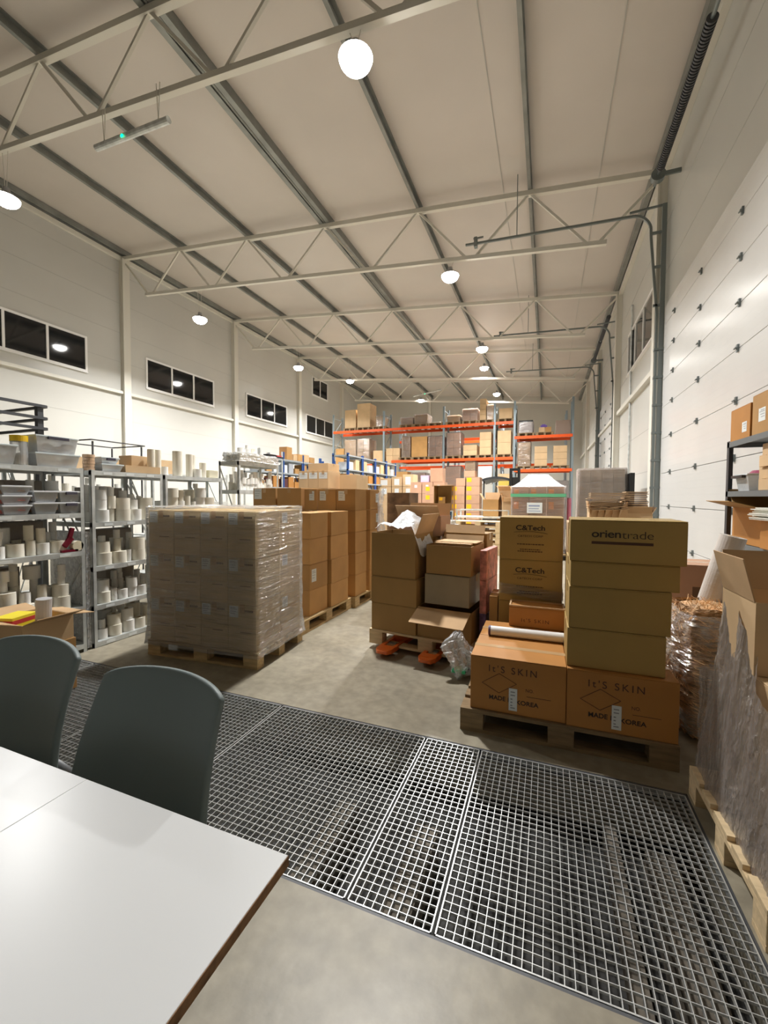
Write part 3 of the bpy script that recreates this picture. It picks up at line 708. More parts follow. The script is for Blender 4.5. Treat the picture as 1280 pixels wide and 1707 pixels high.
# plastic bag on floor
b = MB(); r = random.Random(5)
def bag(u, v):
    a = v*2*pi; h = u; rr = (.11*sin(pi*(.12+.83*h))**.7)*(1+.35*sin(3*a+4*h)+.25*sin(7*a+9*h))
    return (rr*cos(a)*1.0+.03*sin(6*h), rr*sin(a)*.8, .36*h+.015*sin(5*a))
b.grid(crumple(bag, 0, 0, .006, 9), 22, 30)
o = put(b.build('plastic_bag', FILMC), (-.655, 3.42, .008)); 
MB().box(-.05, .06, -.08, .02, .05, .07).build('green_print', mat('green_print', (.05, .6, .28), .5), o)
tag(o, 'crumpled clear plastic bag with green print on the floor by the jack', 'plastic bag')

# ------------------------------------------------------------ table and chairs
WH = mat('white_laminate', (.72, .735, .745), .30, spec=.35)
t = empty('white_table', (-1.05, .1, 0))
def top_slab(x0, x1, n):
    b = MB(); b.box(x0, x1, -.75, .611, .728, .75); b.build('tabletop', WH, t, bevel=.0015)
    e = MB(); e.box(x1, x1+.0015, -.75, .611, .728, .7495) if n else None
    if n: e.build('edge_band', mat('bare_chipboard', (.25, .13, .06), .8, n=1, nscale=40, nlow=.6), t)
top_slab(-1.2, -.0702, 0); top_slab(-.0698, .5595, 1)
for x in (-1.15, .25):
    for y in (-.7, .40): MB().box(x-.02, x+.02, y-.02, y+.02, 0, .728).build('leg', GALV, t)
MB().box(-1.15, .25, .39, .41, .67, .728).box(-1.15, .25, -.71, -.69, .67, .728).build('under_frame', GALV, t)
tag(t, 'white laminate table with bare brown edge at the lower left corner', 'table')
def office_chair(loc, rz, label):
    t = empty('office_chair', loc, rz)
    # backrest shell; local: y+ is behind the sitter
    def bk(u, v):
        # u across, v up
        W = .270*(1-.125*v); x = (u*2-1)*W
        top = .49 - .022*abs(u*2-1)**2.4-.012*abs(u*2-1)**10
        zb = .47 + v*top
        y = .0 + .05*abs(u*2-1)**2*(-1) + .11*v**1.3 - .02*sin(pi*v)
        return (x, y, zb)
    b = MB(); b.grid(bk, 24, 20); o = b.build('backrest', CHAIRM, t, smooth=True, solid=.022)
    md = o.modifiers.new('b', 'BEVEL'); md.width = .008; md.segments = 3; md.limit_method = 'ANGLE'; md.angle_limit = radians(50)
    for s in (-1, 1):
        MB().tube([(s*.235, -.03, .60), (s*.245, .02, .53), (s*.22, .05, .45), (s*.15, .0, .41)], .017, seg=10).build('back_bracket', CHAIRG, t, smooth=True)
    b = MB(); b.grid(lambda u, v: ((u*2-1)*.235*(1-.12*v**3), -.42*v+.0, .455+.015*cos(u*2*pi)-.02*v**4), 16, 14); b.build('seat', CHAIRM, t, smooth=True, solid=.04)
    MB().cyl((0, -.2, .1), (0, -.2, .43), .028, seg=14).build('gas_column', BLACK, t)
    for k in range(5):
        a = 2*pi*k/5+.3; ex, ey = .29*cos(a), -.2+.29*sin(a)
        l = MB().bar((0, -.2, .11), (ex, ey, .075), .045, .03).build('base_leg', CHAIRG, t)
        MB().cyl((ex-.02, ey, .028), (ex+.02, ey, .028), .027, seg=14).build('caster', BLACK, l)
    return tag(t, label, 'chair', 'charcoal chairs at the white table')
CH1 = office_chair((-1.078, .845, 0), radians(1), 'charcoal office chair tucked at the table, nearer the table corner')
dup(CH1, (-1.76, .885, 0), radians(2), 'charcoal office chair cut by the left picture edge')

# ------------------------------------------------------------ roll shelves on the left
def shelving(x0, x1, y0, y1, levels, H, label, mpost=GALV, mshelf=GALV, group=None, lip=.045, side=None, tags=None, name='shelving_unit', ends=True, pw=.035):
    t = empty(name, ((x0+x1)/2, (y0+y1)/2, 0)); X, Y = (x1-x0)/2, (y1-y0)/2
    for sx in (-1, 1):
        for sy in (-1, 1):
            b = MB(); a, c = sorted((sx*X, sx*(X-pw))); d, e = sorted((sy*Y, sy*(Y-.004))); b.box(a, c, d, e, 0, H)
            a, c = sorted((sx*X, sx*(X-.004))); d, e = sorted((sy*Y, sy*(Y-pw))); b.box(a, c, d, e, 0, H); b.build('post', mpost, t)
    for z in levels:
        b = MB(); b.box(-X+.005, X-.005, -Y+.005, Y-.005, z-.006, z); 
        b.box(X-.012, X+.001, -Y+.004, Y-.004, z-lip, z); b.box(-X, -X+.012, -Y+.004, Y-.004, z-lip, z)
        b.box(-X, X, -Y, -Y+.01, z-lip, z); b.box(-X, X, Y-.01, Y, z-lip, z)
        s = b.build('shelf_board', mshelf, t)
        if tags and side:
            b = MB(); n = 3
            for k in range(n):
                yy = -Y+.12+(2*Y-.3)*k/(n-1)*.95; xx = X if side > 0 else -X
                a, c = sorted((xx, xx+side*.003)); b.box(a, c, yy, yy+.09, z-lip+.008, z-.012)
            b.build('shelf_label', PAPER, s)
    if ends:
        for sy in (-1, 1):
            b = MB(); y = sy*(Y-.006)
            zz = [l for l in levels]
            b.bar((-X+.02, y, .1), (X-.02, y, H*.5), .004, .02); b.bar((X-.02, y, H*.5), (-X+.02, y, H-.1), .004, .02); b.build('end_brace', mpost, t)
    return tag(t, label, 'shelving', group)
LV1 = [.08, .445, .975, 1.335, 1.755]; LV2 = [.05, .415, .80, 1.235, 1.745]
shelving(-4.70, -4.10, 1.40, 2.635, LV1, 1.76, 'near galvanised shelf unit by the left edge, plastic boxes on top', side=1, tags=True, group='galvanised roll shelves')
shelving(-4.70, -4.10, 2.70, 3.505, LV2, 1.75, 'second galvanised shelf unit, open cardboard tray on top', side=1, tags=True, group='galvanised roll shelves')
LV3 = [.05, .42, .80, 1.24, 1.74]
shelving(-4.68, -4.10, 3.535, 4.44, LV3, 1.745, 'third galvanised shelf unit with tall rolls on top', side=1, tags=False, group='galvanised roll shelves')
shelving(-4.87, -4.47, 5.20, 6.22, [.1, .6, 1.16, 1.60, 2.05], 2.06, 'fourth, taller galvanised shelf unit with film-wrapped packs on top', side=1, group='galvanised roll shelves', lip=.06)
# second line of shelves behind
shelving(-6.1, -5.6, 1.6, 3.0, [.3, .9, 1.4, 1.9], 2.0, 'back row grey shelf unit behind the near roll shelves', group='back row shelves')
shelving(-6.1, -5.6, 3.05, 4.5, [.3, .9, 1.4, 1.85], 1.9, 'back row grey shelf unit behind the second roll shelves', group='back row shelves')
shelving(-6.1, -5.6, 4.6, 6.2, [.3, .9, 1.4, 1.85], 1.9, 'back row grey shelf unit behind the tall rolls', group='back row shelves')
# roll meshes
def roll_mesh(r, h, m, nm='paper_roll'):
    b = MB(); seg = 18; ri = r*.32
    b.cyl((0, 0, 0), (0, 0, h), r, seg=seg, cap=False)
    i = len(b.v)
    for k in range(seg): a = 2*pi*k/seg; b.v.append((ri*cos(a), ri*sin(a), h)); b.v.append((r*cos(a), r*sin(a), h)); b.v.append((ri*cos(a), ri*sin(a), h-.03))
    for k in range(seg):
        k2 = (k+1) % seg; A, B = i+3*k, i+3*k2
        b.f.append((A, A+1, B+1, B)); b.m.append(0); b.f.append((A+2, A, B, B+2)); b.m.append(1)
    b.f.append(tuple(i+3*k+2 for k in range(seg))); b.m.append(1)
    o = b.build(nm, [m, CORE]); me = o.data
    for p in me.polygons:
        if len(p.vertices) == 4 and abs(p.normal.z) < .5: p.use_smooth = True
    bpy.data.objects.remove(o); return me
RM = [(r, h, roll_mesh(r, h, m)) for r, h, m in ((.03, .09, ROLLW), (.04, .10, ROLLW), (.052, .10, ROLLW), (.065, .11, ROLLC), (.065, .12, ROLLW), (.035, .13, ROLLC), (.075, .12, ROLLC), (.03, .06, ROLLW))]
NR = [0]
def roll(x, y, z, me, label, group):
    o = bpy.data.objects.new('paper_roll', me); COL.objects.link(o); o.location = (x, y, z); o.rotation_euler = (0, 0, random.random()*6); NR[0] += 1
    return tag(o, label, 'roll', group)
def rolls(x0, x1, y0, y1, z, zmax, label, group, rows=2, big=.4):
    """stacks of rolls between y0,y1 on a shelf at z"""
    for rw in range(rows):
        y = y0+.03; x = x1-.075-rw*.17
        while y < y1-.03:
            c = [m for m in RM if m[0] > .05] if random.random() < big else [m for m in RM if m[0] <= .052]
            r, h, me = random.choice(c)
            if y+2*r > y1: break
            zz = z; top = z+(zmax-z)*random.uniform(.5, 1.05); n = 0
            while zz+h < top or n == 0:
                if zz+h > zmax: break
                roll(x+random.uniform(-.015, .015), y+r, zz, me, label, group); zz += h+.001; n += 1
                if random.random() < .45:
                    sm = [m for m in RM if m[0] <= r]; r3, h, me = random.choice(sm)
            y += 2*r+random.choice((.003, .006, .015))
N1 = 'paper roll standing in the stacks on the %s shelf of the near unit'
rolls(-4.50, -4.30, 1.95, 2.60, 1.335+.001, 1.66, N1 % 'upper', 'rolls, near unit upper shelf', rows=1)
rolls(-4.68, -4.12, 1.93, 2.60, .976, 1.28, N1 % 'third', 'rolls, near unit third shelf', rows=2)
rolls(-4.68, -4.12, 1.93, 2.60, .446, .93, N1 % 'fourth', 'rolls, near unit fourth shelf', rows=2, big=.7)
N2 = 'paper roll standing in the stacks on the %s shelf of the second unit'
for z, zm, nm, rw, bg in ((1.236, 1.68, 'upper', 2, .6), (.801, 1.18, 'middle', 1, .3), (.416, .75, 'lower', 2, .6), (.051, .37, 'bottom', 2, .6)):
    rolls(-4.68, -4.12, 2.76, 3.47, z, zm, N2 % nm, 'rolls, second unit %s shelf' % nm, rows=2, big=bg)
N3 = 'paper roll standing in the stacks on the %s shelf of the third unit'
rolls(-4.66, -4.12, 3.6, 4.42, 1.241, 1.68, N3 % 'upper', 'rolls, third unit upper shelf', rows=2)
# tall tubes on third unit
TM = [roll_mesh(.055, .30, ROLLC), roll_mesh(.04, .28, ROLLC), roll_mesh(.042, .19, ROLLC), roll_mesh(.05, .10, ROLLW)]
for y, i, x in ((3.44, 1, -4.2), (3.52, 1, -4.2), (3.60, 3, -4.2), (3.80, 0, -4.2), (3.98, 1, -4.2), (4.07, 1, -4.25), (4.07, 3, -4.16), (4.2, 2, -4.2)):
    o = bpy.data.objects.new('paper_tube', TM[i]); COL.objects.link(o); o.location = (x, y, 1.742 if y > 3.53 else 1.748); tag(o, 'tall cream paper tube standing on top of the third unit', 'roll', 'tall tubes on the third unit')
carton(-4.25, 4.34, 1.742, .2, .16, .10, mat('cream_wrap', (.7, .66, .5), .4), 'cream wrapped bundle at the end of the third unit top', tape=False, name='wrapped_bundle')
N4 = 'paper roll on the %s of the fourth, taller unit'
rolls(-4.85, -4.49, 5.26, 6.2, 1.601, 1.97, N4 % 'upper shelf', 'rolls, fourth unit upper shelf', rows=2, big=.35)
rolls(-4.85, -4.49, 5.26, 5.7, 2.17, 2.42, N4 % 'wrapped top', 'rolls on the fourth unit top', rows=1)
for k in range(5):
    o = carton(-4.62, 5.32+.19*k, 2.052, .26, .17, .11, mat('cream_wrap', (.7, .66, .5), .4), 'film-wrapped white pack, %s in the row topping the fourth unit' % ['first', 'second', 'third', 'fourth', 'last'][k], tape=False, name='wrapped_pack', group='wrapped packs')
shell(-4.62, 5.70, 0, .34, .98, 2.055, 2.18, FILMC, 'clear film over the white packs topping the fourth unit', amp=.02, flare=.01, seedv=8, res=.6)
NB = 'paper roll on the back row shelves seen between the front units'
rolls(-6.08, -5.62, 3.1, 4.4, 1.401, 1.8, NB, 'rolls on the back row shelves', rows=1, big=.3)
rolls(-6.08, -5.62, 2.55, 2.95, 1.401, 1.8, NB, 'rolls on the back row shelves', rows=1, big=.3)
print('rolls', NR[0])
# cardboard backing bits behind the rolls (cartons on rear half of shelves)
for (y0, y1, z, h, l) in ((2.0, 2.3, .446, .4, 'near unit, fourth shelf'), (2.2, 2.5, 1.336, .3, 'near unit, upper shelf'), (2.9, 3.3, 1.236, .35, 'second unit, upper shelf'), (2.85, 3.1, .051, .3, 'second unit, bottom shelf'), (3.1, 3.42, .416, .3, 'second unit, lower shelf'), (3.0, 3.4, .802, .33, 'second unit, middle shelf'), (1.95, 2.5, .976, .28, 'near unit, third shelf')):
    carton(-4.58, (y0+y1)/2, z, .18, y1-y0, h, mat('grey_board', (.33, .29, .25), .7, n=1, nscale=4, nlow=.8), 'grey-brown carton at the back of the %s' % l, tape=False)
# plastic boxes
def plastic_box(x, y, z, w, d, h, label, lidm=None, content=None, handle=True, rz=0, group='clear plastic boxes'):
    t = empty('plastic_box', (x, y, z+.001), rz); X, Y, k = w/2, d/2, .003; q = .02
    b = MB()
    b.v = [(-X+q, -Y+q, 0), (X-q, -Y+q, 0), (X-q, Y-q, 0), (-X+q, Y-q, 0), (-X, -Y, h), (X, -Y, h), (X, Y, h), (-X, Y, h)]
    b.f = [(0, 3, 2, 1), (0, 1, 5, 4), (1, 2, 6, 5), (2, 3, 7, 6), (3, 0, 4, 7)]; b.m = [0]*5
    b.build('box_body', BOXP, t, solid=.003)
    MB().box(-X-.008, X+.008, -Y-.008, Y+.008, h, h+.014).build('lid', lidm or mat('translucent_lid', (.62, .68, .70), .25), t, bevel=.003)
    if handle: MB().box(X+.004, X+.02, -Y*.5, Y*.5, h-.018, h+.006).build('handle', mat('dark_handle', (.05, .045, .07), .4), t)
    if content:
        b = MB(); r = random.Random(int(y*100))
        for i in range(26):
            px, py, pz = r.uniform(-X*.75, X*.75), r.uniform(-Y*.75, Y*.8), r.uniform(.01, h*.5); s = r.uniform(.015, .035)
            b.box(px-s, px+s, py-s, py+s, pz, pz+s)
        o = b.build('mixed_contents', content, t); o['kind'] = 'stuff'
    return tag(t, label, 'plastic box', group)
C1 = mat('contents_brown', (.33, .2, .12), .6, n=1, nscale=20, nlow=.4); C2 = mat('contents_light', (.6, .5, .36), .5, n=1, nscale=20, nlow=.5); C3 = mat('contents_red', (.5, .12, .1), .6, n=1, nscale=20, nlow=.3)
plastic_box(-4.27, 2.43, 1.757, .3, .36, .105, 'clear plastic box with brown contents, lower of the pair on the near unit top', content=C1, handle=False)
plastic_box(-4.27, 2.43, 1.88, .29, .34, .135, 'clear plastic box with dark handle, upper of the pair on the near unit top', content=C2)
plastic_box(-4.3, 2.03, 1.757, .3, .20, .15, 'open-looking clear box at the left edge of the near unit top', content=C2, handle=False)
for i, (y, z, c) in enumerate(((2.10, 1.337, C3), (2.10, 1.42, C3), (2.10, 1.50, C1), (2.32, 1.337, C1), (2.32, 1.44, C2), (2.52, 1.337, C1), (2.52, 1.44, C2))):
    plastic_box(-4.24, y, z, .26, .19 if i > 2 else .2, .066 if i < 3 else .085, ['shallow clear box with red contents, lowest at the left of the near unit', 'shallow clear box with red contents, middle of the left pile', 'shallow clear box topping the left pile on the near unit', 'clear box with grey contents, lower of the middle pair', 'clear box, upper of the middle pair on the near unit', 'clear box with dark handle, lower right on the near unit', 'clear box with dark handle, upper right on the near unit'][i], content=c, handle=i > 4, lidm=mat('white_lid', (.75, .77, .8), .3))
t = empty('plastic_jar', (-4.2, 2.17, 1.757)); MB().cyl((0, 0, 0), (0, 0, .20), .06, seg=24).build('jar_body', BOXP, t, smooth=False)
MB().cyl((0, 0, .2), (0, 0, .25), .062, seg=24).build('jar_lid', mat('yellow_lid', (.85, .55, .02), .4), t)
MB().cyl((0, 0, .005), (0, 0, .09), .055, seg=12).build('jar_contents', C2, t); tag(t, 'clear jar with wide yellow lid on top of the near shelf unit', 'jar')
# things on second unit top
o = open_carton(-4.25, 3.28, 1.747, .26, .42, .075, KRAFT_L, 'long low cardboard tray on top of the second unit', flaps=(None, None, None, None))
carton(-4.38, 3.36, 1.747, .2, .2, .20, KRAFT_L, 'pale carton behind the low tray on the second unit', tape=False)
plastic_box(-4.25, 2.94, 1.747, .24, .22, .06, 'low clear box beside the tray on the second unit', handle=False)
plastic_box(-4.25, 2.93, 1.825, .2, .18, .05, 'small clear box stacked on the low clear box, second unit', handle=True)
t = empty('tape_roll_stack', (-4.22, 2.76, 1.747)); 
for i in range(5): MB().cyl((0, 0, .032*i), (0, 0, .032*i+.029), .052-.002*(i % 2), seg=20).build('tape_ring', mat('beige_tape', (.62, .42, .27), .4), t)
tag(t, 'stack of beige tape rolls at the left of the second unit top', 'tape rolls')
# red tape dispenser
t = empty('tape_dispenser', (-4.13, 2.51, .977)); RD = mat('dark_red', (.16, .005, .02), .35)
MB().bar((0, -.05, .05), (0, .02, .13), .03, .05).bar((0, .0, .12), (0, .03, .22), .03, .035).build('grip', RD, t, bevel=.006)
MB().cyl((-.03, .06, .05), (.03, .06, .05), .048, seg=22).build('tape_spool', mat('cream_tape', (.75, .68, .5), .4), t)
MB().box(-.03, .03, -.08, .06, .0, .02).build('base_plate', RD, t); tag(t, 'dark red tape dispenser gun on the third shelf of the near unit', 'tape dispenser')
# corrugated clear side sheet between units
o = MB().box(-4.66, -4.12, 2.648, 2.690, .02, 1.15).build('clear_sheet', FILMC); tag(o, 'clear plastic panel held between the near and second shelf units', 'panel')
# tall narrow carton standing between the units top
# open carton behind chair 1
open_carton(-3.62, 1.92, .40, .42, .34, .18, KRAFT_L, 'open kraft carton with wide flaps behind the left chair', flaps=(70, 70, 100, 80), fl=.17)
carton(-3.62, 1.92, 0, .44, .36, .397, KRAFT, 'carton on the grating carrying the open kraft carton')
t = MB().cyl((0, 0, 0), (.02, 0, .3), .05, seg=18).build('paper_tube', mat('grey_tube', (.55, .55, .56), .4)); put(t, (-3.50, 1.93, .43)); tag(t, 'pale grey tube standing in the open kraft carton', 'tube')
t = MB().box(-.08, .08, -.1, .1, 0, .2).box(-.081, .081, -.101, .101, .15, .18, 1).build('yellow_packet', [mat('yellow_pack', (.9, .75, .05), .5), PRED]); put(t, (-3.70, 1.86, .403), .3); tag(t, 'yellow packet with red band in the open kraft carton', 'packet')

# dark steel frames beyond the near shelves
def cage(x0, x1, y0, y1, zs, label, h0):
    t = empty('steel_frame_cart', ((x0+x1)/2, (y0+y1)/2, 0)); X, Y = (x1-x0)/2, (y1-y0)/2
    for z in zs:
        b = MB(); 
        for a, c in (((-X, -Y), (X, -Y)), ((X, -Y), (X, Y)), ((X, Y), (-X, Y)), ((-X, Y), (-X, -Y))): b.bar((*a, z), (*c, z), .035 if len(zs) > 1 else .018, .03 if len(zs) > 1 else .018)
        b.build('rail_ring', DARKST, t)
    for sx, sy in ((-1, -1), (1, -1), (1, 1), (-1, 1)): MB().bar((sx*X*.92, sy*Y*.92, 0), (sx*X*.92, sy*Y*.92, zs[0]-.02), .06 if len(zs) > 1 else .02, .06 if len(zs) > 1 else .02).build('post', DARKST, t)
    return tag(t, label, 'steel frame')
cage(-6.6, -5.5, 1.9, 3.12, (2.54, 2.40, 2.28), 'dark steel frame cart rising behind the plastic boxes at the left', 0)
cage(-7.3, -6.5, 4.3, 5.2, (2.36,), 'low dark steel frame behind the cardboard tray', 0)
for y, z0, h, l in ((3.5, 1.851, .16, 'left'), (3.9, 1.851, .13, 'middle'), (4.25, 1.851, .17, 'right'), (5.0, 1.851, .22, 'far')):
    carton(-5.85, y, z0, .3, .3, h, KRAFT_L, 'small pale carton on the back row shelves, %s one' % l, tape=False)

# ------------------------------------------------------------ right pallet with draped film, bale, roll
carton(1.09, 2.13, ZP, .56, .62, .63, KRAFT_L, 'lower brown carton on the right pallet behind the draped film', seam='y')
o = open_carton(1.04, 2.28, .776, .48, .34, .30, KRAFT_L, 'large open carton with raised flap on the right pallet', flaps=(None, None, 15, 14), fl=.18)
carton(1.0, 2.472, ZP, .34, .05, .50, KRAFT, 'narrow carton standing at the far end of the right pallet', tape=False)
carton(1.13, 1.75, ZP, .6, .10, .30, KRAFT_L, 'low carton at the near end of the right pallet', tape=False)
b = MB()
def drape(u, v):
    # u along Y (far -> near), v up
    y = 2.50-.88*u; zt = 1.10-.62*u**1.15+.05*sin(u*7); x = .735+.095*v*(1-u)+.012*sin(u*26+v*3)*(.3+v)+.02*u*v
    return (x-.01*(1-v), y, .145+(zt-.145)*v - .03*(v < .02))
b.grid(crumple(drape, 0, 0, .0035, 11), 60, 40)
b.grid(crumple(lambda u, v: (.735+.45*u, 2.505+.01*sin(u*20), .145+.5*v*(1-.1*u)), 0, 0, .004, 12), 20, 20)
tag(b.build('draped_film', FILMG, smooth=True), 'grey crinkled stretch film draped over the cartons at the right edge', 'stretch film')
# straw-coloured bale
STRAW = mat('straw', (.62, .36, .17), .6, n=1, nscale=12, nlow=.5, bump=.8, bscale=40, stretch=(1, 1, 5), bdist=.03)
t = empty('wrapped_bale', (.99, 3.24, 0), radians(8)); r = random.Random(21); b = MB()
def bale(u, v):
    a = v*2*pi; sq = 1/max(abs(cos(a)), abs(sin(a)))**.75
    rr = .175*sq*(1+.05*sin(u*17+3*a))*(1-.08*u+.16*sin(pi*u)) + r.uniform(-.008, .008)
    return (rr*cos(a), rr*sin(a)*1.1, .02+.80*u)
b.grid(bale, 40, 60); b.cyl((0, 0, .80), (0, 0, .82), .17, .1, seg=20); b.build('packed_core', STRAW, t)
b = MB()
for i in range(900):
    u = r.random(); a = r.uniform(pi*.7, 2.1*pi); sq = 1/max(abs(cos(a)), abs(sin(a)))**.75; rr = .176*sq*(1-.08*u+.16*sin(pi*u)); z = .03+.78*u
    p = Vector((rr*cos(a), rr*sin(a)*1.1, z)); tg = Vector((-sin(a), cos(a), r.uniform(-.5, .5))); l = r.uniform(.03, .09); q = p+tg*l+Vector((cos(a), sin(a), 0))*.02; b.bar(p, q, .0025, .0025)
for i in range(220):
    a = r.uniform(0, 2*pi); rr = r.uniform(.03, .17); p = Vector((rr*cos(a), rr*sin(a), .79)); b.bar(p, p+Vector((r.uniform(-.06, .06), r.uniform(-.06, .06), r.uniform(.01, .06))), .0025, .0025)
o = b.build('straw_fibres', mat('straw_light', (.8, .52, .26), .45), t); o['kind'] = 'stuff'
b = MB(); b.grid(lambda u, v: tuple(Vector(bale(.02+.93*u, v))*1.0+Vector((cos(v*2*pi)*.012, sin(v*2*pi)*.012, 0))), 30, 50); b.build('clear_wrap', film('bale_film', .75, .2, .15, .9, (5, 5, 30)), t, smooth=True)
tag(t, 'film-wrapped bale of orange-brown fibres right of the carton pallet', 'bale')
t = empty('foam_roll', (1.00, 3.46, .55)); d = Vector((.16, -.05, .70)); MB().cyl((0, 0, 0), d, .074, seg=28).build('rolled_sheet', mat('foam_white', (.70, .66, .62), .45, bump=.3, bscale=30), t, smooth=False)
MB().cyl(d*1.0, d*1.003, .03, seg=16).build('roll_core', INNER, t)
tag(t, 'thick white roll of foam leaning behind the fibre bale', 'roll')
carton(1.17, 4.16, .0, .50, .4, .97, KRAFT_P, 'tall pinkish-brown carton by the ribbed door behind the front stack', sticker=[('f', .35, .8, .72, .82)], stm=DK)
carton(1.25, 3.6, 0, .35, .25, .45, KRAFT, 'brown carton on the floor behind the fibre bale')
# right shelving
shelving(1.62, 2.12, 3.05, 4.98, [.35, 1.10, 1.57, 2.04], 2.05, 'dark grey shelving unit against the ribbed door at the right edge', mpost=DARKST, mshelf=SHELFG, lip=.05, ends=False, pw=.05)
def rs(y0, y1, z0, z1, x0=1.64, x1=2.0, **k): return ((x0+x1)/2, (y0+y1)/2, z0, x1-x0, y1-y0, z1-z0)
carton(*rs(4.56, 4.97, 2.041, 2.34), KRAFT_D, 'orange-brown carton with white label, left one on the right shelving top', sticker=[('l', .15, .38, .2, .5)], seam='y')
carton(*rs(4.05, 4.52, 2.041, 2.38), KRAFT, 'brown carton with tilted label, right one on the right shelving top', sticker=[('l', .5, .75, .3, .62)], seam='y')
carton(*rs(3.5, 4.0, 2.041, 2.36), KRAFT, 'brown carton cut by the right edge on the shelving top', seam='y')
for k in range(4): carton(*rs(4.18, 4.42, 1.571+.098*k, 1.571+.098*k+.095, 1.66+.02*(k % 2), 1.9), KRAFT_L, 'small pale carton, %s in the little stack on the right shelving' % ['lowest', 'second', 'third', 'topmost'][k], group='small cartons stack', tape=False)
carton(*rs(4.44, 4.52, 1.571, 1.86, 1.7, 1.95), KRAFT_L, 'upright thin carton left of the little stack on the right shelving', tape=False)
carton(*rs(3.7, 4.12, 1.571, 1.80, 1.66, 1.95), KRAFT_L, 'wider pale carton right of the little stack on the right shelving', tape=False)
plastic_box(1.76, 4.75, 1.571, .2, .26, .14, 'white plastic box with black handle on the right shelving', handle=False, group=None)
MBH = MB().box(1.63, 1.66, 4.66, 4.9, 1.69, 1.715).build('carry_handle', BLACK); tag(MBH, 'black carry handle strip on the white box of the right shelving', 'handle')
t = MB().cyl((0, 0, 0), (0, 0, .03), .1, .07, seg=20).cyl((0, 0, .03), (0, 0, .07), .02, seg=10).build('red_lid', mat('wine_red', (.3, .03, .08), .4)); put(t, (1.8, 4.58, 1.73+.0)); 
put(t, (1.8, 4.72, 1.727)); tag(t, 'wine red lid lying on the white plastic box', 'lid')
open_carton(1.83, 4.55, 1.102, .40, .55, .32, KRAFT_D, 'dark open carton with flap sticking out from the right shelving', flaps=(None, None, 40, 75), fl=.22, inner=DKR)
carton(*rs(3.85, 4.2, 1.102, 1.33, 1.60, 1.9), KRAFT_D, 'brown carton under the white sheets on the right shelving', tape=False)
b = MB(); r = random.Random(4)
for k in range(9): x, y, a = r.uniform(-.03, .03), r.uniform(-.03, .03), r.uniform(-.15, .15); b.box(-.17+x, .17+x, -.24+y, .24+y, .011*k, .011*k+.008)
t = b.build('paper_sheets', mat('off_white_sheets', (.74, .74, .66), .6)); put(t, (1.74, 4.02, 1.334), .1); tag(t, 'pile of off-white sheets on the brown carton of the right shelving', 'sheets')
t = MB().box(-.2, .2, -.35, .35, 0, .012).build('paper_sheet', WHITE); put(t, (1.60, 3.55, 1.105), .05); t.rotation_euler = (.0, radians(-12), .1); t.location = (1.62, 3.7, 1.06); tag(t, 'white board sticking out below the sheets at the right edge', 'sheet')
carton(*rs(3.2, 4.9, .351, .85, 1.65, 2.05), KRAFT_D, 'long dark carton on the lowest right shelf', tape=False)

# ------------------------------------------------------------ pallet racks
YR = 21.5
def rack(xs, beams, label, x_beams=None, H=6.25, depth=1.1):
    t = empty('pallet_rack', (0, YR, 0))
    for i, x in enumerate(xs):
        b = MB()
        for y in (.0, depth):
            b.box(x-.05, x+.05, y-.04, y+.04, 0, H)
        b.build('upright', BLUEGREY, t)
        b = MB(); n = 6
        for k in range(n): z0 = .3+(H-.5)*k/n; z1 = .3+(H-.5)*(k+1)/n; b.bar((x, .04, z0), (x, depth-.04, z1), .03, .03); b.bar((x, .04, z1), (x, depth-.04, z1), .03, .03)
        b.build('lattice_brace', BLUEGREY, t)
    for (x0, x1, z) in beams:
        for y in (-.03, depth+.03): MB().box(x0, x1, y-.025, y+.025, z-.14, z).build('beam', ORANGE, t, bevel=.005)
    return tag(t, label, 'pallet rack', 'orange pallet racks')
ZA, ZB_ = 5.28, 3.52
rack([-11.6, -8.46, -5.09, -2.50], [(-11.6, -8.46, ZA), (-8.46, -5.09, ZA), (-5.09, -2.5, ZA), (-8.0, -5.09, ZB_), (-5.09, -2.5, ZB_)], 'long orange-beamed pallet rack across the left and middle of the hall end')
rack([-1.54, 1.08], [(-1.54, 1.08, 4.52), (-1.54, 1.08, 2.90)], 'single-bay pallet rack with lower orange beams at the right')
YR2 = YR
t = empty('pallet_rack', (0, YR, 0))
[MB().box(-2.44, -1.6, y, y+.05, z-.14, z).build('beam', ORANGE, t) for y in (-.055, 1.1) for z in (ZA, ZB_)]; tag(t, 'short orange beams bridging the gap between the two racks', 'pallet rack', 'orange pallet racks')
# rear rack row
YR = 24.0
rack([-8.4, -5.0, -2.4, .9], [(-8.4, -5.0, 3.35), (-5.0, -2.4, 3.35), (-2.4, .9, 3.35), (-8.4, -5.0, 4.9), (-5.0, -2.4, 4.9)], 'rear pallet rack seen dimly behind the front rack', H=6.1)
YR = 21.5
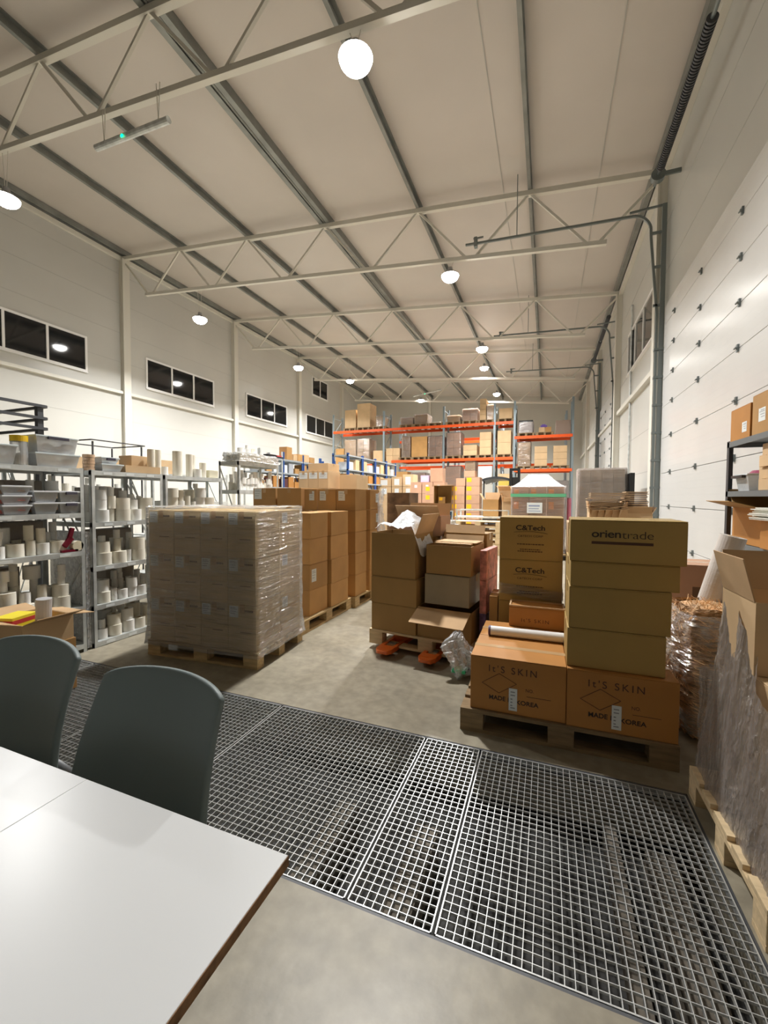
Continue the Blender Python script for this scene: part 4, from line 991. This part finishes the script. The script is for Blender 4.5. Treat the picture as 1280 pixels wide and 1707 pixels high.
# small pallets in racks
def mini_pallet(m):
    b = MB(); b.box(-.4, .4, -.6, .6, .12, .144)
    for x in (-.34, 0, .34):
        b.box(x-.05, x+.05, -.6, .6, 0, .02)
        for y in (-.53, 0, .53): b.box(x-.05, x+.05, y-.07, y+.07, .02, .12)
    return b.build('wooden_pallet', m)
mp = mini_pallet(WOOD_D); mp_used = [0]
def rp(x, z, lb, y=None):
    if not mp_used[0]: o = mp; mp_used[0] = 1
    else: o = mp.copy(); COL.objects.link(o)
    put(o, (x, (YR+.55) if y is None else y, z), 0); tag(o, lb, 'pallet', 'pallets in the racks'); return o
FW = FILMT
def load(x0, x1, z0, z1, kind, lab, m=KRAFT_L, n=1, wr=False, shelf=None, y=YR+.05, d=.95):
    """carton load: n layers"""
    cols = max(1, round((x1-x0)/.5)) if n > 1 else 1
    h = (z1-z0)/n
    for r in range(n):
        for c in range(cols):
            w = (x1-x0)/cols
            pos = ''
            if n > 1: pos = ', %s layer' % ['bottom', 'second', 'third', 'fourth', 'fifth', 'sixth'][r]
            if cols > 1: pos += ' %s' % ['left', 'right', 'far right'][c]
            carton(x0+w*(c+.5), y+d/2, z0+h*r, w-.012, d, h-.008, m, lab+pos, group=('cartons: '+lab)[:60] if n*cols > 1 else None, detail=False, tape=False)
    if wr: shell((x0+x1)/2, y+d/2, 0, x1-x0+.02, d+.02, z0, z1+.02, FW, 'grey film round the ' + lab, amp=.02, flare=0, seedv=int(abs(x0)*10), res=.4)
T = ZA
L_ = [(-10.9, -10.2, T, 6.47, 'tall plain pale carton at the left end of the top rack level', 1, KRAFT_L, False),
      (-10.12, -9.33, T, 6.78, 'tallest pale carton with film, second on the top rack level', 1, KRAFT_L, False),
      (-8.95, -8.55, T, 6.0, 'slim wrapped stack beside the second upright, top level', 2, KRAFT_L, True),
      (-7.5, -6.8, T, 5.80, 'pinkish wrapped stack on the top level above the middle', 1, KRAFT_P, True),
      (-6.72, -6.0, T, 5.92, 'two tall brown cartons with dark lid on the top level', 1, KRAFT, True),
      (-5.8, -5.3, T, 5.5, 'low white wrapped bundle on the top level', 1, mat('white_bundle', (.75, .74, .7), .5), False),
      (-4.93, -4.25, T, 5.74, 'small cartons with film at the left of the third top bay', 1, KRAFT, True),
      (-4.12, -3.36, T, 6.02, 'orange-taped carton pile on the third top bay', 2, KRAFT_P, True),
      (-3.25, -2.93, T, 6.51, 'tower of pale cartons on the third top bay', 4, KRAFT_L, False),
      (-2.9, -2.58, T, 6.16, 'shorter tower of pale cartons by the upright', 3, KRAFT_L, True),
      (-2.3, -1.66, T, 5.95, 'single large pale carton between the two racks', 1, KRAFT_L, False)]
for x0, x1, z, zt, lb, n, m, wr in L_:
    if x0 != -2.9: rp((x0+x1)/2 if x0 != -3.25 else -2.93, z+.001, 'pallet under the '+lb)
    load(x0, x1, z+.146, zt, 0, lb, m, n, wr)
Bm = ZB_
L2 = [(-7.42, -6.95, 4.78, 'slim pile of pale cartons on the second rack level', 3, KRAFT, True),
      (-6.88, -6.0, 4.76, 'wide plain carton block on the second rack level', 1, KRAFT, False),
      (-5.94, -5.16, 4.72, 'grey film-wrapped block left of the middle upright', 2, KRAFT_P, True),
      (-4.95, -4.2, 4.86, 'shiny film-wrapped block right of the middle upright', 3, KRAFT_P, True),
      (-4.07, -3.37, 4.2, 'low pair of pale cartons on the second rack level', 2, KRAFT_L, False),
      (-3.24, -2.66, 4.82, 'clean pale carton column near the upright, second level', 3, KRAFT_L, False),
      (-2.36, -1.7, 4.85, 'labelled carton block between the two racks', 2, KRAFT_L, False)]
for x0, x1, zt, lb, n, m, wr in L2:
    rp((x0+x1)/2, Bm+.001, 'pallet under the '+lb); load(x0, x1, Bm+.146, zt, 0, lb, m, n, wr)
# far left loads sit on a lower level behind blue shelves
LW = [(-10.9, -10.18, 4.75, 'film-wrapped carton under the left top bay', 1, KRAFT_L, True), (-10.12, -9.33, 4.78, 'creased carton stack under the tallest carton', 2, KRAFT_L, True),
      (-9.12, -8.55, 4.10, 'square pale carton beside the second upright', 1, KRAFT_L, False), (-8.35, -7.55, 4.2, 'mixed pale cartons left of the lower beams', 2, KRAFT_L, False), (-11.5, -10.95, 4.3, 'brown carton at the far left of the rack', 1, KRAFT, False)]
t = empty('pallet_rack_level', (0, YR, 0)); [MB().box(-11.54, -8.52, y, y+.05, 3.25, 3.36).build('beam', ORANGE, t) for y in (-.05, 1.1)]; MB().box(-11.5, -7.4, .0, 1.1, 3.36, 3.39).build('deck', GALV, t); tag(t, 'lowest left rack level with galvanised deck behind blue shelving', 'pallet rack', 'orange pallet racks')
for x0, x1, zt, lb, n, m, wr in LW: load(x0, x1, 3.392, zt, 0, lb, m, n, wr)
# right bay
rp(-1.0, 4.521, 'pallet under the black-lidded wrapped block'); load(-1.36, -.68, 4.667, 5.2, 0, 'black-lidded wrapped block on the right bay top', mat('greyish_pack', (.42, .37, .36), .5), 1, True)
carton(-1.02, YR+.5, 5.225, .66, .9, .06, BLACK, 'black sheet on the wrapped block of the right bay', detail=False, tape=False, name='black_sheet')
rp(-.15, 4.521, 'pallet with two small cartons on the right bay top')
carton(-.29, YR+.5, 4.667, .26, .4, .28, KRAFT_L, 'small pale carton, left of the pair on the right bay top', detail=False); carton(-.0, YR+.5, 4.667, .28, .4, .28, KRAFT, 'small brown carton, right of the pair on the right bay top', detail=False)
t = MB().box(-.15, .15, -.15, .15, 0, .1).box(-.1, .08, -.1, .1, .1, .15).build('purple_bundle', mat('violet', (.12, .06, .35), .5)); put(t, (-.2, YR+.5, 4.95)); tag(t, 'violet bundle on the two small cartons of the right bay', 'bundle')
load(.33, 1.0, 4.52, 5.2, 0, 'dull brown wrapped block at the right end of the right bay', mat('dull_brown', (.26, .19, .15), .6), 1, False)
for x0, x1, zt, lb, n in ((-1.38, -.78, 4.22, 'tall wrapped carton column on the lower right bay', 4), (-.6, -.02, 4.0, 'two-column carton block in the middle of the lower right bay', 3), (.25, .86, 4.0, 'carton block with film at the right of the lower right bay', 3)):
    rp((x0+x1)/2, 2.901, 'pallet under the '+lb); load(x0, x1, 3.05, zt, 0, lb, KRAFT_L, n, n == 4)
# floor-level / lower loads in the racks
for i, (x0, x1, z0, zt, m, lb) in enumerate(((-5.0, -4.2, .15, 3.1, KRAFT_P, 'reddish wrapped stack under the second bay'), (-7.9, -7.1, .15, 2.9, KRAFT, 'brown stack under the second rack level, left'), (-6.9, -6.1, .15, 2.8, KRAFT_P, 'brown stack under the second rack level, middle'), (-3.3, -2.6, 2.2, 3.1, mat('white_bundle', (.75, .74, .7), .5), 'white wrapped cube right of the pale tower'), (-3.95, -3.45, .15, 3.35, KRAFT_L, 'slim pale carton tower under the third bay'), (-2.3, -1.65, .15, 2.7, KRAFT_L, 'pale carton stack between the two racks at floor level'), (-1.3, -.6, .15, 1.9, KRAFT, 'brown stack at floor level in the right bay'), (-.4, .3, .15, 1.8, KRAFT_P, 'wrapped stack at floor level in the right bay'), (.35, .95, .15, 2.3, mat('greyish_pack', (.42, .37, .36), .5), 'grey stack by the right end upright'))):
    load(x0, x1, z0 if z0 > 1 else .0, zt, 0, lb, m, 1, i % 2 == 0)

# ------------------------------------------------------------ blue shelving
BSH = mat('blue_shelf_board', (.42, .47, .5), .4, metal=.3)
for k in range(4):
    y0 = 12.12+1.15*k
    shelving(-6.6, -6.0, y0, y0+1.13, [.5, 1.2, 1.98, 2.40, 2.87], 2.93, 'blue-posted shelf unit of the right run, %s from the camera' % ['first', 'second', 'third', 'fourth'][k], mpost=BLUE, mshelf=BSH, group='blue shelves, right run', pw=.07, lip=.04)
    for i in range(2):
        carton(-6.25, y0+.3+.5*i, 2.402, .4, .3, .25+.1*((k+i) % 2), [mat('white_carton', (.7, .72, .74), .5), KRAFT_L][(k+i) % 2], 'carton on the second blue shelf, bay %s, %s' % (['one', 'two', 'three', 'four'][k], ['near', 'far'][i]), group='cartons on the blue shelves', detail=False)
        carton(-6.25, y0+.3+.5*i, 1.982, .4, .35, .28, [KRAFT_D, KRAFT_L][(k+i) % 2], 'carton on the third blue shelf, bay %s, %s' % (['one', 'two', 'three', 'four'][k], ['near', 'far'][i]), group='cartons on the blue shelves', detail=False)
for k in range(4):
    y0 = 10.2+1.2*k
    shelving(-8.6, -8.0, y0, y0+1.18, [.5, 1.2, 1.8, 2.28, 2.72], 2.95, 'blue-posted shelf unit of the left run, %s from the camera' % ['first', 'second', 'third', 'fourth'][k], mpost=BLUE if k else GALV, mshelf=BSH, group='blue shelves, left run', pw=.07, lip=.05)
    for i in range(3):
        carton(-8.25, y0+.2+.36*i, 2.282, .35, .26, .18+.08*((k+i) % 3), [mat('grey_pack', (.4, .42, .45), .5), KRAFT, mat('white_carton', (.7, .72, .74), .5)][(k*2+i) % 3], 'pack on the second shelf of the left blue run, bay %s, %s' % (['one', 'two', 'three', 'four'][k], ['near', 'middle', 'far'][i]), group='packs on the left blue run', detail=False, tape=False)
        carton(-8.25, y0+.2+.36*i, 1.802, .35, .3, .2+.08*((k+i) % 3), [KRAFT_D, mat('dark_red_pack', (.1, .03, .03), .5), KRAFT_D][(k+i) % 3], 'dark pack on the third shelf of the left blue run, bay %s, %s' % (['one', 'two', 'three', 'four'][k], ['near', 'middle', 'far'][i]), group='dark packs on the left blue run', detail=False, tape=False)
for i, (y, h, w) in enumerate(((11.75, .42, .3), (12.1, .2, .22), (12.4, .24, .28), (12.8, .26, .34), (13.2, .2, .3))):
    carton(-8.15, y, 2.722, .3, w, h, [KRAFT, KRAFT_L][i % 2], 'brown carton on the left blue run top, %s' % ['the tallest', 'small one beside it', 'middle one', 'wide one', 'last one'][i], group='cartons topping the left blue run', detail=False)
t = MB().box(-.15, .15, -.4, .4, 0, .05).box(-.1, .1, -.3, .1, .05, .1).build('dark_bundle', BLACK); put(t, (-8.15, 11.0, 2.722)); MB().box(-.14, .14, .1, .42, .05, .09).build('red_strip', PRED, t); tag(t, 'flat dark bundle with red end on the left blue run top', 'bundle')
t = empty('conference_seat', (-6.9, 11.2, 0)); MB().box(-.5, .5, -.25, .25, 1.35, 1.75).build('dark_cover', BLACK, t); MB().box(-.45, -.4, -.2, .2, 0, 1.35).box(.4, .45, -.2, .2, 0, 1.35).build('stand', DARKST, t)
t.name = 'covered_stand'; tag(t, 'dark covered stand in front of the blue shelving', 'stand')

# ------------------------------------------------------------ middle of the hall
# row of white-labelled cartons on a low bench line, Y about 15
XS = [(-6.8, -6.2, 1.9, 2.25), (-6.18, -5.6, 1.9, 2.22), (-5.58, -5.15, 1.9, 2.27), (-5.13, -4.7, 1.9, 2.36)]
for i, (a, c, z0, z1) in enumerate(XS):
    nm = ['first', 'second', 'third', 'fourth'][i]
    for r in (3,): carton((a+c)/2, 15.3, .475*r, c-a-.02, .6, .47, KRAFT_L, 'pale carton of the far labelled wall, %s column, %s layer' % (nm, ['bottom', 'second', 'third', 'fourth'][r]), group='far labelled carton wall', detail=False, sticker=[('f', .3, .7, .4, .85)] if r == 3 else None)
    carton((a+c)/2, 15.3, 0, c-a-.02, .6, 1.42, KRAFT_L, 'tall base carton of the far labelled wall, %s column' % nm, detail=False)
    carton((a+c)/2, 15.3, 1.905, c-a-.02, .6, z1-1.905, KRAFT_L, 'topmost labelled carton of the far wall, %s column' % nm, group='far labelled carton wall', detail=False, sticker=[('f', .25, .75, .15, .8)])
for i, (a, c) in enumerate(((-4.66, -4.25), (-4.23, -3.83), (-3.81, -3.4))):
    for r in (0, 1, 2, 3, 4): carton((a+c)/2, 14.8, .41*r, c-a-.01, .5, .405, KRAFT_P, 'reddish carton column behind the yellow-stickered ones, %s column, %s' % (['left', 'middle', 'right'][i], ['bottom', 'second', 'third', 'fourth', 'top'][r]), group='reddish carton columns', detail=False, sticker=[('f', .35, .6, .5, .75)] if r > 2 else None)
carton(-4.2, 15.0, 2.06, .3, .4, .24, mat('lilac', (.62, .5, .72), .5), 'lilac carton on the reddish columns', detail=False, sticker=[('f', .2, .7, .4, .7)])
carton(-3.75, 15.0, 2.06, .45, .5, .5, KRAFT_P, 'wrapped carton right of the lilac one', detail=False)
# yellow sticker stacks
def ysk(x0, x1, y, n, h, nm, z0=.144, m=KRAFT_P):
    for r in range(n): carton((x0+x1)/2, y+.3, z0+r*h, x1-x0-.01, .55, h-.006, m, 'carton with yellow sticker, %s, %s from the floor' % (nm, ['first', 'second', 'third', 'fourth', 'fifth', 'sixth', 'seventh', 'eighth'][r]), group='yellow-stickered cartons', detail=False, sticker=[('f', .04, .40, .45, .95)], stm=YEL)
ysk(-2.93, -2.49, 13.5, 6, .288, 'left of the right pair')
ysk(-2.45, -2.01, 13.5, 7, .288, 'right of the right pair')
ysk(-3.85, -3.45, 13.6, 6, .288, 'column left of the big open carton', m=KRAFT_P)
carton(-2.63, 13.8, 1.875, .3, .5, .25, KRAFT_P, 'small carton stepping up left of the yellow-stickered top', detail=False)
carton(-2.35, 13.8, 2.165, .35, .45, .2, KRAFT_P, 'topmost small carton above the yellow stickers', detail=False)
for x, y, lb in ((-2.47, 13.85, 'pallet under the right pair of yellow-stickered columns'), (-3.66, 13.95, 'pallet under the left yellow-stickered column')): rp(x, .0, lb, y)
# big carton lying open toward the camera
t = empty('open_carton', (-3.13, 13.3, .9)); k = .01; b = MB()
b.box(-.33, .33, 0, .5, .0, k); b.box(-.33, .33, 0, .5, .97, .98); b.box(-.33, -.32, 0, .5, k, .97); b.box(.32, .33, 0, .5, k, .97); b.box(-.32, .32, .49, .5, k, .97); b.build('carton_body', DKR, t)
MB().box(-.33, .33, -.28, 0, .985, .993).build('flap', INNER, t); tag(t, 'big empty carton lying open on its side between the yellow-stickered columns', 'box')
carton(-3.13, 13.6, 0, .66, .5, .895, KRAFT, 'carton carrying the big empty carton', detail=False)
carton(-3.22, 13.52, .915, .22, .2, .6, KRAFT, 'carton with yellow stickers inside the big empty carton', detail=False, sticker=[('f', .1, .6, .8, .97)], stm=YEL)
# open boxes on a cart, Y 11.5
t = empty('flat_cart', (-1.65, 11.9, 0)); MB().box(-.75, .75, -.35, .35, .93, .97).build('deck', GALV, t)
for x in (-.7, .7):
    for y in (-.3, .3): MB().box(x-.02, x+.02, y-.02, y+.02, 0, 1.15).build('post', GALV, t)
MB().bar((-.72, -.33, 1.15), (.72, -.33, 1.15), .03).bar((-.72, .33, 1.15), (.72, .33, 1.15), .03).build('rail', GALV, t); tag(t, 'grey steel cart behind the pallet pile carrying open cartons', 'cart')
open_carton(-1.45, 12.0, .975, .42, .4, .47, KRAFT, 'upright open carton with white label on the grey cart', flaps=(None, 20, 5, 30), fl=.2)
MB().box(-.0, .0, 0, 0, 0, 0)
open_carton(-1.0, 12.0, .975, .36, .4, .42, KRAFT_L, 'leaning open carton right of the labelled one on the cart', rz=.25, flaps=(60, 30, 20, 10), fl=.2)
open_carton(-1.08, 12.4, 1.42, .36, .3, .28, KRAFT_L, 'pale open carton perched behind the leaning one', rz=-.2, flaps=(40, 20, 40, 30), fl=.16)
carton(-1.08, 12.5, 0, .5, .4, 1.41, KRAFT, 'brown carton stack base behind the cart', detail=False)
# pallet pile
for k in range(6):
    o = dup(P_jack, (-1.68, 11.42, .146*k), radians(random.uniform(-1, 1)), 'bare pallet in the pile beyond the jack, %s' % ['on the floor', 'second up', 'third up', 'fourth up', 'fifth up', 'topmost'][k], 'pallet pile')
for c in []: pass
dup(P_jack, (-.35, 11.6, 0), 0, 'bare pallet beside the pallet pile, mostly hidden', 'pallet pile')
# screen box & white wrapped stack
t = empty('solar_light_panel', (0, 0, 0)); bpy.data.objects.remove(t)
t = MB().box(-.15, .15, -.02, .02, 0, .19).box(-.13, .13, -.022, -.02, .02, .17, 1).build('framed_panel', [GALV, mat('dark_blue_glass', (.03, .06, .09), .15)]); put(t, (-1.85, 8.0, 1.052)); t.rotation_euler = (-.2, 0, 0); tag(t, 'small dark framed panel lying on the white wrapped stack', 'panel')
grp(-2.02, -1.70, 7.9, 8.3, 0, 5, .209, mat('white_pack', (.74, .72, .68), .4), '%s white wrapped pack behind the jack load', 'white packs behind the jack', tape=False)
# brick-like wrapped stack with green film curtain
pal((-2.25, 6.35, 0), pi/2, 'pallet under the film-curtained brown stack')
for r in range(9):
    for c in range(1): carton(-2.06-.36*c, 6.05, ZP+.158*r, .35, .45, .156, mat('brick_brown', (.20, .11, .05), .6, n=1, nscale=8, nlow=.6), 'dark brown block of the film-curtained stack, %s side, row %s' % (['right', 'left'][c], 'one two three four five six seven eight nine'.split()[r]), group='dark brown blocks', detail=False, tape=False)
b = MB(); b.grid(crumple(lambda u, v: (-2.50+.28*u+.05*sin(v*6), 5.78-.1*(1-v)+.02*sin(u*18), .35+1.32*v-.25*(1-u)*v), 0, 0, .01, 31), 16, 40)
o = b.build('film_curtain', FILMC, smooth=True); tag(o, 'loose greenish clear film hanging down beside the aisle stacks', 'film')
# orange-label wrapped pallet
for r in range(4):
    for c in range(3):
        carton(-.62+.41*c, 11.35, ZP+.335*r+.0, .40, .7, .332, KRAFT_P, 'pinkish carton under film beyond the lettered tower, %s column, %s layer' % (['left', 'middle', 'right'][c], ['bottom', 'second', 'third', 'top'][r]), group='pinkish cartons under film', detail=False, sticker=[('f', .1, .4, .2, .75)] if r > 2 else None, stm=ORS)
for c in range(3): carton(-.62+.41*c, 11.35, ZP+1.345, .40, .7, .28, KRAFT_P, 'orange-stickered pinkish carton topping the film block, %s' % ['left', 'middle', 'right'][c], group='pinkish cartons under film', detail=False, sticker=[('f', .1, .4, .2, .8)], stm=ORS)
rp(-.62, .0, 'pallet under the left of the film block with green band', 11.35); rp(.19, .0, 'pallet under the right of the film block with green band', 11.35)
shell(-.21, 11.35, 0, 1.27, .76, .1, 1.79, FILMT, 'film round the pinkish block beyond the lettered tower', amp=.02, flare=.02, top=False, seedv=17, res=.7)
b = MB(); X_, Y_ = .62, .37
for (ax, ay), (bx_, by_) in (((-X_, -Y_), (X_, -Y_)), ((X_, -Y_), (X_, Y_)), ((X_, Y_), (-X_, Y_)), ((-X_, Y_), (-X_, -Y_))):
    b.grid(lambda u, v: ((ax+(bx_-ax)*u)*(1-.62*v**.8), (ay+(by_-ay)*u)*(1-.6*v**.8), 1.78+.31*v), 10, 6)
b.box(-.25, .25, -.15, .15, 2.07, 2.1)
tag(put(b.build('film_cone', FILMW, smooth=False), (-.21, 11.35, 0)), 'white cone of gathered film on top of the pinkish block', 'stretch film')
t = MB().box(-.645, .645, -.40, -.39, 1.52, 1.60).box(.64, .65, -.4, .38, 1.52, 1.60).build('green_band', mat('green_film', (.15, .5, .28), .3)); put(t, (-.21, 11.35, 0)); tag(t, 'green plastic band round the pinkish film block', 'band')
t = MB().box(-.18, .18, -.006, 0, 0, .26).box(-.14, .14, -.008, -.006, .04, .06, 1).box(-.14, .1, -.008, -.006, .1, .12, 1).box(-.14, .12, -.008, -.006, .16, .2, 1).build('paper_sheet', [PAPER, mat('blue_grey_print', (.3, .35, .5), .6)]); put(t, (-.28, 10.94, 1.12)); tag(t, 'white printed label sheet on the front of the pinkish film block', 'label')
t = MB().cyl((0, 0, 0), (0, 0, 1.5), .05, seg=12).build('pink_roll', mat('pink', (.7, .2, .3), .5)); put(t, (.52, 11.3, 0)); tag(t, 'pink roll standing right of the pinkish film block', 'roll')
# flat wrapped block by the right wall
for r in range(6):
    for c in range(4): carton(.95+.27*c, 12.75, ZP+.352*r, .265, .7, .35, mat('grey_kraft', (.36, .27, .19), .6, n=1, nscale=4, nlow=.8), 'carton in the film-wrapped block by the right wall, %s column, %s layer' % ('first second third fourth'.split()[c], 'bottom second third fourth fifth top'.split()[r]), group='cartons by the right wall', detail=False, tape=False)
rp(1.0, 0, 'pallet under the wrapped block by the right wall, left part', 12.8); rp(1.83, 0, 'pallet under the wrapped block by the right wall, right part', 12.85)
shell(1.36, 12.75, 0, 1.16, .78, .1, 2.28, FILMT, 'grey film round the tall carton block by the right wall', amp=.015, seedv=23, res=.7)
t = MB().box(-.05, .05, -.4, .4, 0, 2.15).build('black_board', BLACK); put(t, (2.03, 12.6, 0)); tag(t, 'black board standing between the wrapped block and the right wall', 'board')
# torn cartons full of flat cardboard, near Y 6.8
t = open_carton(.80, 7.0, .62, .42, .40, .72, KRAFT_L, 'torn pale carton full of folded cardboard behind the front stack', flaps=(35, 15, None, 10), fl=.12)
b = MB(); r = random.Random(8)
for k in range(16): a = r.uniform(-.12, .12); z = 1.33+.016*k; x = r.uniform(-.04, .04); b.bar((.58+x, 6.85, z+a*.1), (1.05+x, 6.85, z-a*.2), .36, .006, up=(0, 0, 1))
for k in range(5): b.quad((.6+.09*k, 6.78, 1.2), (.72+.09*k, 6.8, 1.2), (.70+.09*k+r.uniform(-.05, .05), 6.72, 1.40+r.uniform(0, .08)), (.62+.09*k, 6.7, 1.36))
tag(b.build('folded_cardboard', INNER), 'messy pile of folded cardboard in the torn pale carton', 'cardboard')
carton(.80, 7.0, 0, .6, .6, .615, KRAFT, 'brown carton supporting the torn pale carton')
open_carton(1.25, 7.2, .62, .36, .40, .66, KRAFT_L, 'second torn carton of cardboard scraps, beside the wall track', flaps=(20, 30, None, 25), fl=.1)
b = MB()
for k in range(20): z = 1.30+.015*k; x = r.uniform(-.02, .02); b.box(1.08+x, 1.36+x, 7.0, 7.35, z, z+.010, k % 2)
tag(b.build('stacked_cardboard', [mat('dark_board', (.16, .1, .06), .7), INNER]), 'upright bundle of flattened dark cardboard right of the messy pile', 'cardboard')
carton(1.25, 7.2, 0, .5, .6, .615, KRAFT, 'brown carton supporting the second torn carton')
b = MB()
for k in range(12):
    p = Vector((1.30+r.uniform(-.06, .1), 7.1, 1.15)); b.bar(p, p+Vector((r.uniform(-.08, .12), r.uniform(-.05, .05), r.uniform(.15, .29))), .03, .004)
tag(b.build('cardboard_scraps', mat('scrap_cardboard', (.35, .24, .14), .7)), 'loose cardboard strips sticking up beside the flattened bundle', 'cardboard')
# forklift far back
t = empty('forklift', (-1.6, 17.2, 0)); FK = mat('forklift_dark', (.03, .035, .04), .35, coat=.3)
MB().box(-.85, .25, 0, 1.0, .35, 1.1).box(-.85, .2, .6, 1.4, 1.1, 1.5).build('chassis', FK, t, bevel=.05)
b = MB(); b.grid(lambda u, v: (-.85+1.1*u, -.1+1.1*v, 2.3-.10*(u*2-1)**2-.1*v), 10, 6); b.build('overhead_guard', FK, t, solid=.09)
for x in (-.8, .18): MB().bar((x, .0, 1.0), (x, .1, 2.25), .06).build('guard_post', FK, t)
MB().box(.22, .32, -.25, -.1, .1, 2.65).box(.52, .62, -.25, -.1, .1, 2.65).box(.22, .62, -.22, -.12, 2.55, 2.65).box(.30, .55, -.2, -.1, .3, 2.3).build('mast', BLACK, t)
MB().box(-.2, .20, -.14, -.12, 1.98, 2.16).build('yellow_plate', mat('yellow_plate', (.75, .6, .12), .5), t)
MB().box(-.4, .05, -.13, -.1, 1.45, 1.62).build('red_panel', PRED, t)
for x in (-.7, .1): MB().cyl((x-.1, .1, .3), (x+.1, .1, .3), .3, seg=20).build('wheel', BLACK, t)
tag(t, 'dark forklift with yellow plate parked in front of the racks', 'forklift')
t = empty('wall_conduit', (XR-.05, 15.0, 0)); MB().cyl((0, 0, 0), (0, 0, 7.5), .03, seg=8).build('pipe', GALV, t); tag(t, 'thin vertical pipe on the right wall beyond the window', 'pipe')
